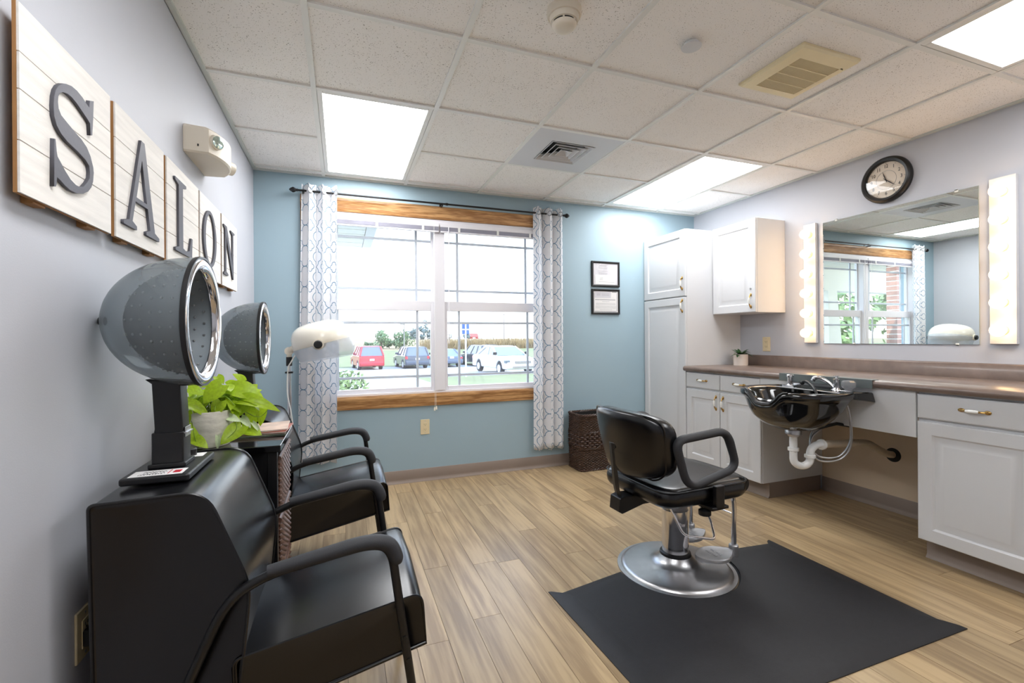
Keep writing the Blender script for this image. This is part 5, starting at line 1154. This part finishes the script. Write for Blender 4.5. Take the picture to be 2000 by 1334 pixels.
strip_ground('walkway', -8, 3.7, [6.2, 12, 18, 21.49], 0.02, M_ASPH)
# porch roof and the brick wall end that the mirror shows
por = root_struct('roof_porch', (-3, 6.5, 2.6))
obj('roof_deck', MB().prism([(4.30, 2.64), (8.86, 2.64), (8.86, 2.86), (4.30, 3.5)], 'x', -8.0, 0.98), M_SOFFIT, por)
pm = {}
for i in range(15):
    ya = 4.36 + i * 0.2925; me = pm.setdefault(0, MB().box(-4.43, 4.43, -0.142, 0.142, -0.006, 0.006).box(-4.43, 4.43, 0.115, 0.142, -0.012, -0.006).mesh('soffit_panel', M_SOFFIT, 0))
    piece('soffit_panel', me, por, (-3.53, ya + 0.146, 2.618))
obj('gutter', MB().prism([(0.905, 2.63), (0.905, 2.598), (1.03, 2.598), (1.05, 2.63), (1.05, 2.72), (0.98, 2.72)], 'y', 4.30, 8.86), M_GUTTER, por)
obj('fascia', MB().box(-8.0, 0.98, 8.862, 8.90, 2.60, 2.87), M_GUTTER, por)
obj('porch_beam', MB().box(-8.0, -1.4, 6.9, 7.15, 2.14, 2.606), M_SOFFIT, por)
for x in (-2.55, -5.3):
    obj('porch_post', MB().rings([[(x + sx * h_, 7.02 + sy * h_, z_) for sx, sy in ((-1, -1), (1, -1), (1, 1), (-1, 1))] for h_, z_ in ((0.20, 0.95), (0.14, 2.14))]), M_SOFFIT, por, smooth=0)
    obj('post_plinth', MB().box(x - 0.27, x + 0.27, 6.75, 7.29, -0.4, 0.90).box(x - 0.30, x + 0.30, 6.72, 7.32, 0.90, 0.95), M_BRICK, por)
wo = struct('wall_outside', MB().box(-3.2, -0.258, 4.352, 4.488, -0.3, 2.60), M_MORTAR)
bme = MB().box(-0.096, 0.096, -0.049, 0.049, -0.0285, 0.0285).mesh('brick', M_BRICK, 0); bme2 = MB().box(-0.049, 0.049, -0.049, 0.049, -0.0285, 0.0285).mesh('brick', M_BRICK, 0)
endm = MB().box(-0.02, 0.02, -0.049, 0.049, -0.0285, 0.0285).mesh('brick', M_BRICK, 0)
for r_ in range(24):
    z_ = 0.86 + r_ * 0.0715; x = -0.35 - (0.1005 if r_ % 2 else 0)
    for k_ in range(5):
        piece('brick', bme, wo, (x - k_ * 0.201, 4.398 + random.uniform(-0.002, 0.002), z_))
    if r_ % 2: piece('brick', bme2, wo, (-0.301, 4.398, z_))
    piece('brick', endm, wo, (-0.275 + random.uniform(-0.001, 0.001), 4.442, z_))

def car(name, label, loc, heading, paint, suv=True, group=None, L=4.6, W=1.84, H=1.75, belt=1.02, front_view=False, roofp=None):
    t = thing(name, label, 'car', loc, group, radians(heading), True); m = paint
    wb_ = L * 0.585; r = 0.35 if suv else 0.32; xr, xf = -wb_ / 2, wb_ / 2; xb, xn = -wb_ / 2 - L * 0.20, wb_ / 2 + L * 0.215
    def arch(xc): return [(xc - (r + 0.07) * cos(q), 0.30 + 0.0 + max(0, (r + 0.09) * sin(q))) for q in [radians(d) for d in range(0, 181, 20)]]
    hood = belt - 0.06
    prof = [(xb, 0.36), (xb + 0.03, 0.30)] + arch(xr) + arch(xf) + [(xn - 0.06, 0.28), (xn, 0.40), (xn - 0.02, 0.62), (xn - 0.12, hood - 0.13), (xf - 0.15, hood), (xf - 0.55, belt)]
    prof += [(xb + 0.04, belt), (xb - 0.01, 0.70)] if suv else [(xr - 0.05, belt), (xb + 0.10, belt - 0.04), (xb, 0.80)]
    obj('body', MB().prism([(x, z_) for x, z_ in prof], 'y', -W / 2, W / 2), m, t, bevel=0.07, seg=3, smooth=50)
    if suv: b0, b1, f1, f0 = xb + 0.05, xb + 0.28, xf - 1.15, xf - 0.45
    else: b0, b1, f1, f0 = xr - 0.25, xr + 0.55, xf - 1.25, xf - 0.35
    wb2, wt = W / 2 - 0.05, W / 2 - 0.24; zt = H - 0.05
    B4 = [(b0, -wb2, belt - 0.02), (f0, -wb2, belt - 0.02), (f0, wb2, belt - 0.02), (b0, wb2, belt - 0.02)]; T4 = [(b1, -wt, zt), (f1, -wt, zt), (f1, wt, zt), (b1, wt, zt)]
    obj('windows', MB().rings([B4, T4]), M_CARGL, t, smooth=0)
    obj('roof', MB().rings([[(b1 - 0.03, -wt - 0.03, zt - 0.02), (f1 + 0.03, -wt - 0.03, zt - 0.02), (f1 + 0.03, wt + 0.03, zt - 0.02), (b1 - 0.03, wt + 0.03, zt - 0.02)], [(b1 + 0.08, -wt + 0.08, H), (f1 - 0.12, -wt + 0.08, H), (f1 - 0.12, wt - 0.08, H), (b1 + 0.08, wt - 0.08, H)]]), m, t, bevel=0.03)
    pil = MB()
    for s_ in (-1, 1):
        pil.tube([(b0, s_ * wb2, belt - 0.02), (b1, s_ * wt, zt)], 0.075, 6); pil.tube([(f0, s_ * wb2, belt - 0.02), (f1, s_ * wt, zt)], 0.045, 6)
        for f in ((0.30, 0.62) if suv else (0.55,)):
            pil.tube([(b0 + (f0 - b0) * f, s_ * (wb2 + 0.004), belt - 0.02), (b1 + (f1 - b1) * f, s_ * (wt + 0.004), zt)], 0.04, 6)
    obj('pillars', pil, m, t)
    for x in (xr, xf):
        for s_ in (-1, 1):
            w_ = obj('wheel', MB().lathe([(r * 0.62, -0.10), (r - 0.02, -0.105), (r, -0.085), (r, 0.085), (r - 0.02, 0.105), (r * 0.62, 0.10)], (x, s_ * (W / 2 - 0.115), r), 'y', 24), M_TYRE, t)
            hb = MB().lathe([(r * 0.63, 0.0), (r * 0.60, s_ * 0.02), (r * 0.15, s_ * 0.012), (0.0001, s_ * 0.02)], (x, s_ * (W / 2 - 0.02), r), 'y', 20)
            obj('hubcap', hb, M_POSTW, w_)
    for s_ in (-1, 1):
        y = s_ * (W / 2 - 0.10)
        obj('tail_light', MB().box(xb - 0.015, xb + 0.10, y - 0.09, y + 0.09, belt - 0.26, belt - 0.06 if suv else belt - 0.12), mat_tail, t, bevel=0.02)
        obj('headlight', MB().box(xn - 0.30, xn - 0.045, y - 0.14, y + 0.10, hood - 0.31, hood - 0.15), M_CARGL, t, bevel=0.03)
        obj('side_mirror', MB().box(f0 - 0.12, f0 + 0.02, s_ * (W / 2 + 0.02) - 0.10, s_ * (W / 2 + 0.02) + 0.10, belt + 0.02, belt + 0.17), m if suv else M_BLACKP, t, bevel=0.03)
    obj('license_plate', MB().box(xb - 0.03, xb - 0.008, -0.16, 0.16, 0.72, 0.86), M_PLATE, t, bevel=0.004)
    obj('rear_bumper', MB().box(xb - 0.07, xb + 0.12, -W / 2 + 0.06, W / 2 - 0.06, 0.36, 0.58), m, t, bevel=0.05)
    obj('front_grille', MB().box(xn - 0.06, xn + 0.012, -0.45, 0.45, hood - 0.33, hood - 0.20).box(xn - 0.06, xn + 0.004, -0.60, 0.60, 0.36, 0.46), M_POLE, t, bevel=0.01)
    if suv: obj('roof_rails', MB().cyl((b1 + 0.1, wt - 0.02, H + 0.03), (f1 - 0.2, wt - 0.02, H + 0.03), 0.02, 8).cyl((b1 + 0.1, -wt + 0.02, H + 0.03), (f1 - 0.2, -wt + 0.02, H + 0.03), 0.02, 8), M_BLACKP, t)
    return t
mat_tail = mat('tail_light_red', (214, 60, 66), 0.3)
P_RED = mat('red_car_paint', (172, 30, 46), 0.25, coat=0.6); P_DARK = mat('dark_grey_car_paint', (66, 72, 86), 0.22, coat=0.7); P_BLUE = mat('slate_blue_car_paint', (74, 86, 106), 0.22, coat=0.7)
P_BLK = mat('black_car_paint', (46, 50, 60), 0.2, coat=0.7); P_WHT = mat('white_car_paint', (214, 214, 218), 0.25, coat=0.6)
def place_car(x, y, hd, off): # axle midpoint -> centre
    a = radians(hd); return (x + cos(a) * off, y + sin(a) * off, gz(y + sin(a) * off) + 0.02)
car('car', 'red boxy car parked with its back to the window', place_car(2.53, 36.0, 97, 1.3), 97, P_RED, L=4.45, W=1.80, H=1.80, belt=1.10)
car('car', 'dark grey car with roof rails parked beside the red car', place_car(5.84, 36.0, 95, 1.3), 95, P_DARK, L=4.7, W=1.86, H=1.70, belt=1.05)
car('car', 'slate blue low car half hidden by the window mullion', place_car(8.65, 36.6, 94, 1.3), 94, P_BLUE, False, L=4.6, W=1.80, H=1.45, belt=0.95)
car('car', 'black tall car parked behind the white car', place_car(11.75, 36.4, 101, 1.3), 101, P_BLK, L=4.7, W=1.88, H=1.74, belt=1.05)
car('car', 'white four-door car parked facing the window', place_car(9.05, 22.6, -84, -1.3), -84, P_WHT, False, L=4.75, W=1.83, H=1.46, belt=0.98)
# sign and poles
t = thing('parking_sign', 'pair of blue sign plates on a pale post in front of the parked cars', 'sign', (6.02, 20.9, gz(20.9)))
g0 = gz(20.9)
obj('post', MB().box(5.985, 6.055, 20.86, 20.90, g0, 1.90), M_POSTW, t)
obj('sign_plate', MB().box(5.845, 6.195, 20.903, 20.912, 1.61, 1.90), M_BLUES, t); obj('sign_plate', MB().box(5.845, 6.195, 20.903, 20.912, 1.38, 1.575), M_BLUES, t)
def pole(x, y, top, r, label, arm=None):
    t = thing('utility_pole' if arm != 'lamp' else 'street_lamp', label, 'pole', (x, y, gz(y)))
    obj('pole', MB().tube([(x, y, gz(y)), (x, y, top)], [r, r * 0.7], 8), M_POLE, t)
    if arm == 'lamp': obj('lamp_head', MB().box(x - 0.5, x + 0.1, y - 0.12, y + 0.12, top, top + 0.12), M_POLE, t, bevel=0.02)
    elif arm: obj('crossarm', MB().box(x - arm, x + arm, y - 0.08, y + 0.08, top - 0.5, top - 0.3), M_POLE, t)
pole(8.3, 62, 3.1, 0.09, 'grey parking lot lamp pole between two round trees', 'lamp')
pole(53.2, 150, 9.8, 0.24, 'tall utility pole rising over the corn field beyond the right sash', 1.2)
pole(88, 240, 8.0, 0.22, 'thin distant utility pole, first of a pair over the corn field', 1.0)
pole(90, 242, 8.0, 0.22, 'thin distant utility pole, second of a pair over the corn field', 1.0)
def crown_mb(c, r, n, ls, rg, sq=1.0):
    mb = MB(); bl = [(Vector((rg.gauss(0, 0.42), rg.gauss(0, 0.42), rg.gauss(0, 0.36) * sq)), rg.uniform(0.35, 0.6)) for _ in range(11)]
    for _ in range(n):
        o_, rr = rg.choice(bl); d = Vector((rg.gauss(0, 1), rg.gauss(0, 1), rg.gauss(0, 1))).normalized(); p = Vector(c) + (o_ + d * rr * rg.uniform(0.75, 1.0)) * r
        u = (d + Vector((rg.gauss(0, .5), rg.gauss(0, .5), rg.gauss(0, .5)))).normalized().orthogonal().normalized(); v_ = u.cross(d).normalized(); s_ = ls * rg.uniform(0.6, 1.2)
        mb.add([p - u * s_, p - v_ * s_ * 0.6, p + u * s_, p + v_ * s_ * 0.6], [(0, 1, 2, 3)])
    return mb
def tree(x, y, zc, r, label, m, n=1400, ls=0.16, seed=1, group=None, sq=1.0, name='tree'):
    rg = random.Random(seed); t = thing(name, label, 'tree', (x, y, gz(y)), group)
    obj('crown', crown_mb((x, y, zc), r, n, ls, rg, sq), m, t, smooth=0)
    obj('trunk', MB().tube([(x, y, gz(y)), (x, y, zc)], [r * 0.09, r * 0.05], 8), M_BARK, t)
tree(6.0, 70, 1.15, 1.45, 'round green tree behind the red car', M_TREE, seed=3, sq=1.3)
tree(8.85, 70, 1.15, 1.55, 'round green tree beside the lamp pole', M_TREE, seed=4)
tree(7.3, 72, 0.45, 0.55, 'low green bush between two round trees', M_TREE, 700, seed=5)
tree(4.2, 72, 0.25, 0.6, 'low green bush left of the red car roof', M_TREE, 600, seed=6)
for i, (x, r, zc, sq, lb) in enumerate([(29.5, 2.5, 2.2, 1, 'low hazy tree at the left end of the distant grove'), (34.2, 2.9, 3.0, 1.1, 'second hazy tree from the left end of the distant grove'), (39, 2.8, 3.6, 1.7, 'tall narrow hazy tree in the middle of the distant grove'), (43.6, 2.7, 4.0, 1.9, 'tallest spire-like hazy tree of the distant grove'), (48.2, 2.8, 3.0, 1.2, 'rounded hazy tree at the right end of the distant grove')]):
    tree(x, 232, zc, r, lb, M_GROVE, 800, 0.5, 20 + i, 'distant grove trees', sq)
tree(67.5, 255, 2.9, 2.4, 'small distant tree beside the pale farm shed', M_GROVE, 500, 0.45, 40)
for i, (x, y) in enumerate(((-13, 15), (-19, 14))):
    tree(x, y, 1.6 + 0.4 * i, 2.2, ('leafy yard tree seen in the wall mirror between sash and brick', 'leafy yard tree seen in the wall mirror behind the porch posts')[i], M_BUSH, 1400, 0.22, 50 + i)
rg = random.Random(9); t = thing('shrub', 'leafy green shrub just outside the lower left corner of the window', 'shrub', (0.30, 5.25, gz(5.25)))
obj('foliage', crown_mb((0.22, 5.25, 0.52), 0.52, 5200, 0.030, rg, 0.9), M_BUSH, t, smooth=0)
sm = MB()
for i in range(7): a = i * 0.9; sm.tube([(0.30, 5.25, gz(5.25)), (0.30 + 0.22 * cos(a), 5.25 + 0.22 * sin(a), 0.45)], [0.014, 0.006], 6)
obj('stems', sm, M_BARK, t)
# corn and farm
mb = MB(); rg = random.Random(5)
for i in range(15000):
    x = rg.uniform(12.2, 60); y = 62.3 + rg.random() ** 1.6 * 14; z_ = gz(y); h_ = rg.uniform(0.5, 1.2) + 0.25 * rg.random() ** 3 * 2; a = rg.uniform(0, pi); w_ = rg.uniform(0.03, 0.08); l_ = rg.gauss(0, 0.22)
    dx, dy = cos(a) * w_, sin(a) * w_; mb.add([(x - dx, y - dy, z_), (x + dx, y + dy, z_), (x + l_ + dx * 0.4, y + dy * 0.4, z_ + h_), (x + l_ - dx * 0.4, y - dy * 0.4, z_ + h_)], [(0, 1, 2, 3)])
o = obj('corn', mb, M_FIELD, smooth=0, stuff=True); tag(o, 'ripe standing corn along the far edge of the lawn', 'corn')
def shed(x, y, w_, d_, h_, rf, wall, roof, label):
    z_ = gz(y); t = thing('farm_building', label, 'building', (x, y, z_))
    obj('walls', MB().box(x - w_ / 2, x + w_ / 2, y - d_ / 2, y + d_ / 2, z_, z_ + h_), wall, t)
    obj('roof', MB().prism([(y - d_ / 2 - 0.3, z_ + h_), (y + d_ / 2 + 0.3, z_ + h_), (y, z_ + h_ + rf)], 'x', x - w_ / 2 - 0.3, x + w_ / 2 + 0.3), roof, t)
    obj('door', MB().box(x - 0.8, x + 0.8, y - d_ / 2 - 0.06, y - d_ / 2, z_, z_ + h_ * 0.8), M_SILO, t)
shed(73, 262, 5.0, 5.0, 1.2, 2.0, M_BARN, M_BARN, 'small red farm barn on the horizon behind the sign')
shed(82, 266, 11.0, 5.0, 0.8, 0.6, M_SILO, M_SILO, 'long low white farm building on the horizon right of the sign')
shed(63.5, 258, 2.6, 4, 1.2, 1.0, M_SILO, M_SILO, 'pale farm shed on the horizon left of the sign')
bpy.context.view_layer.update()
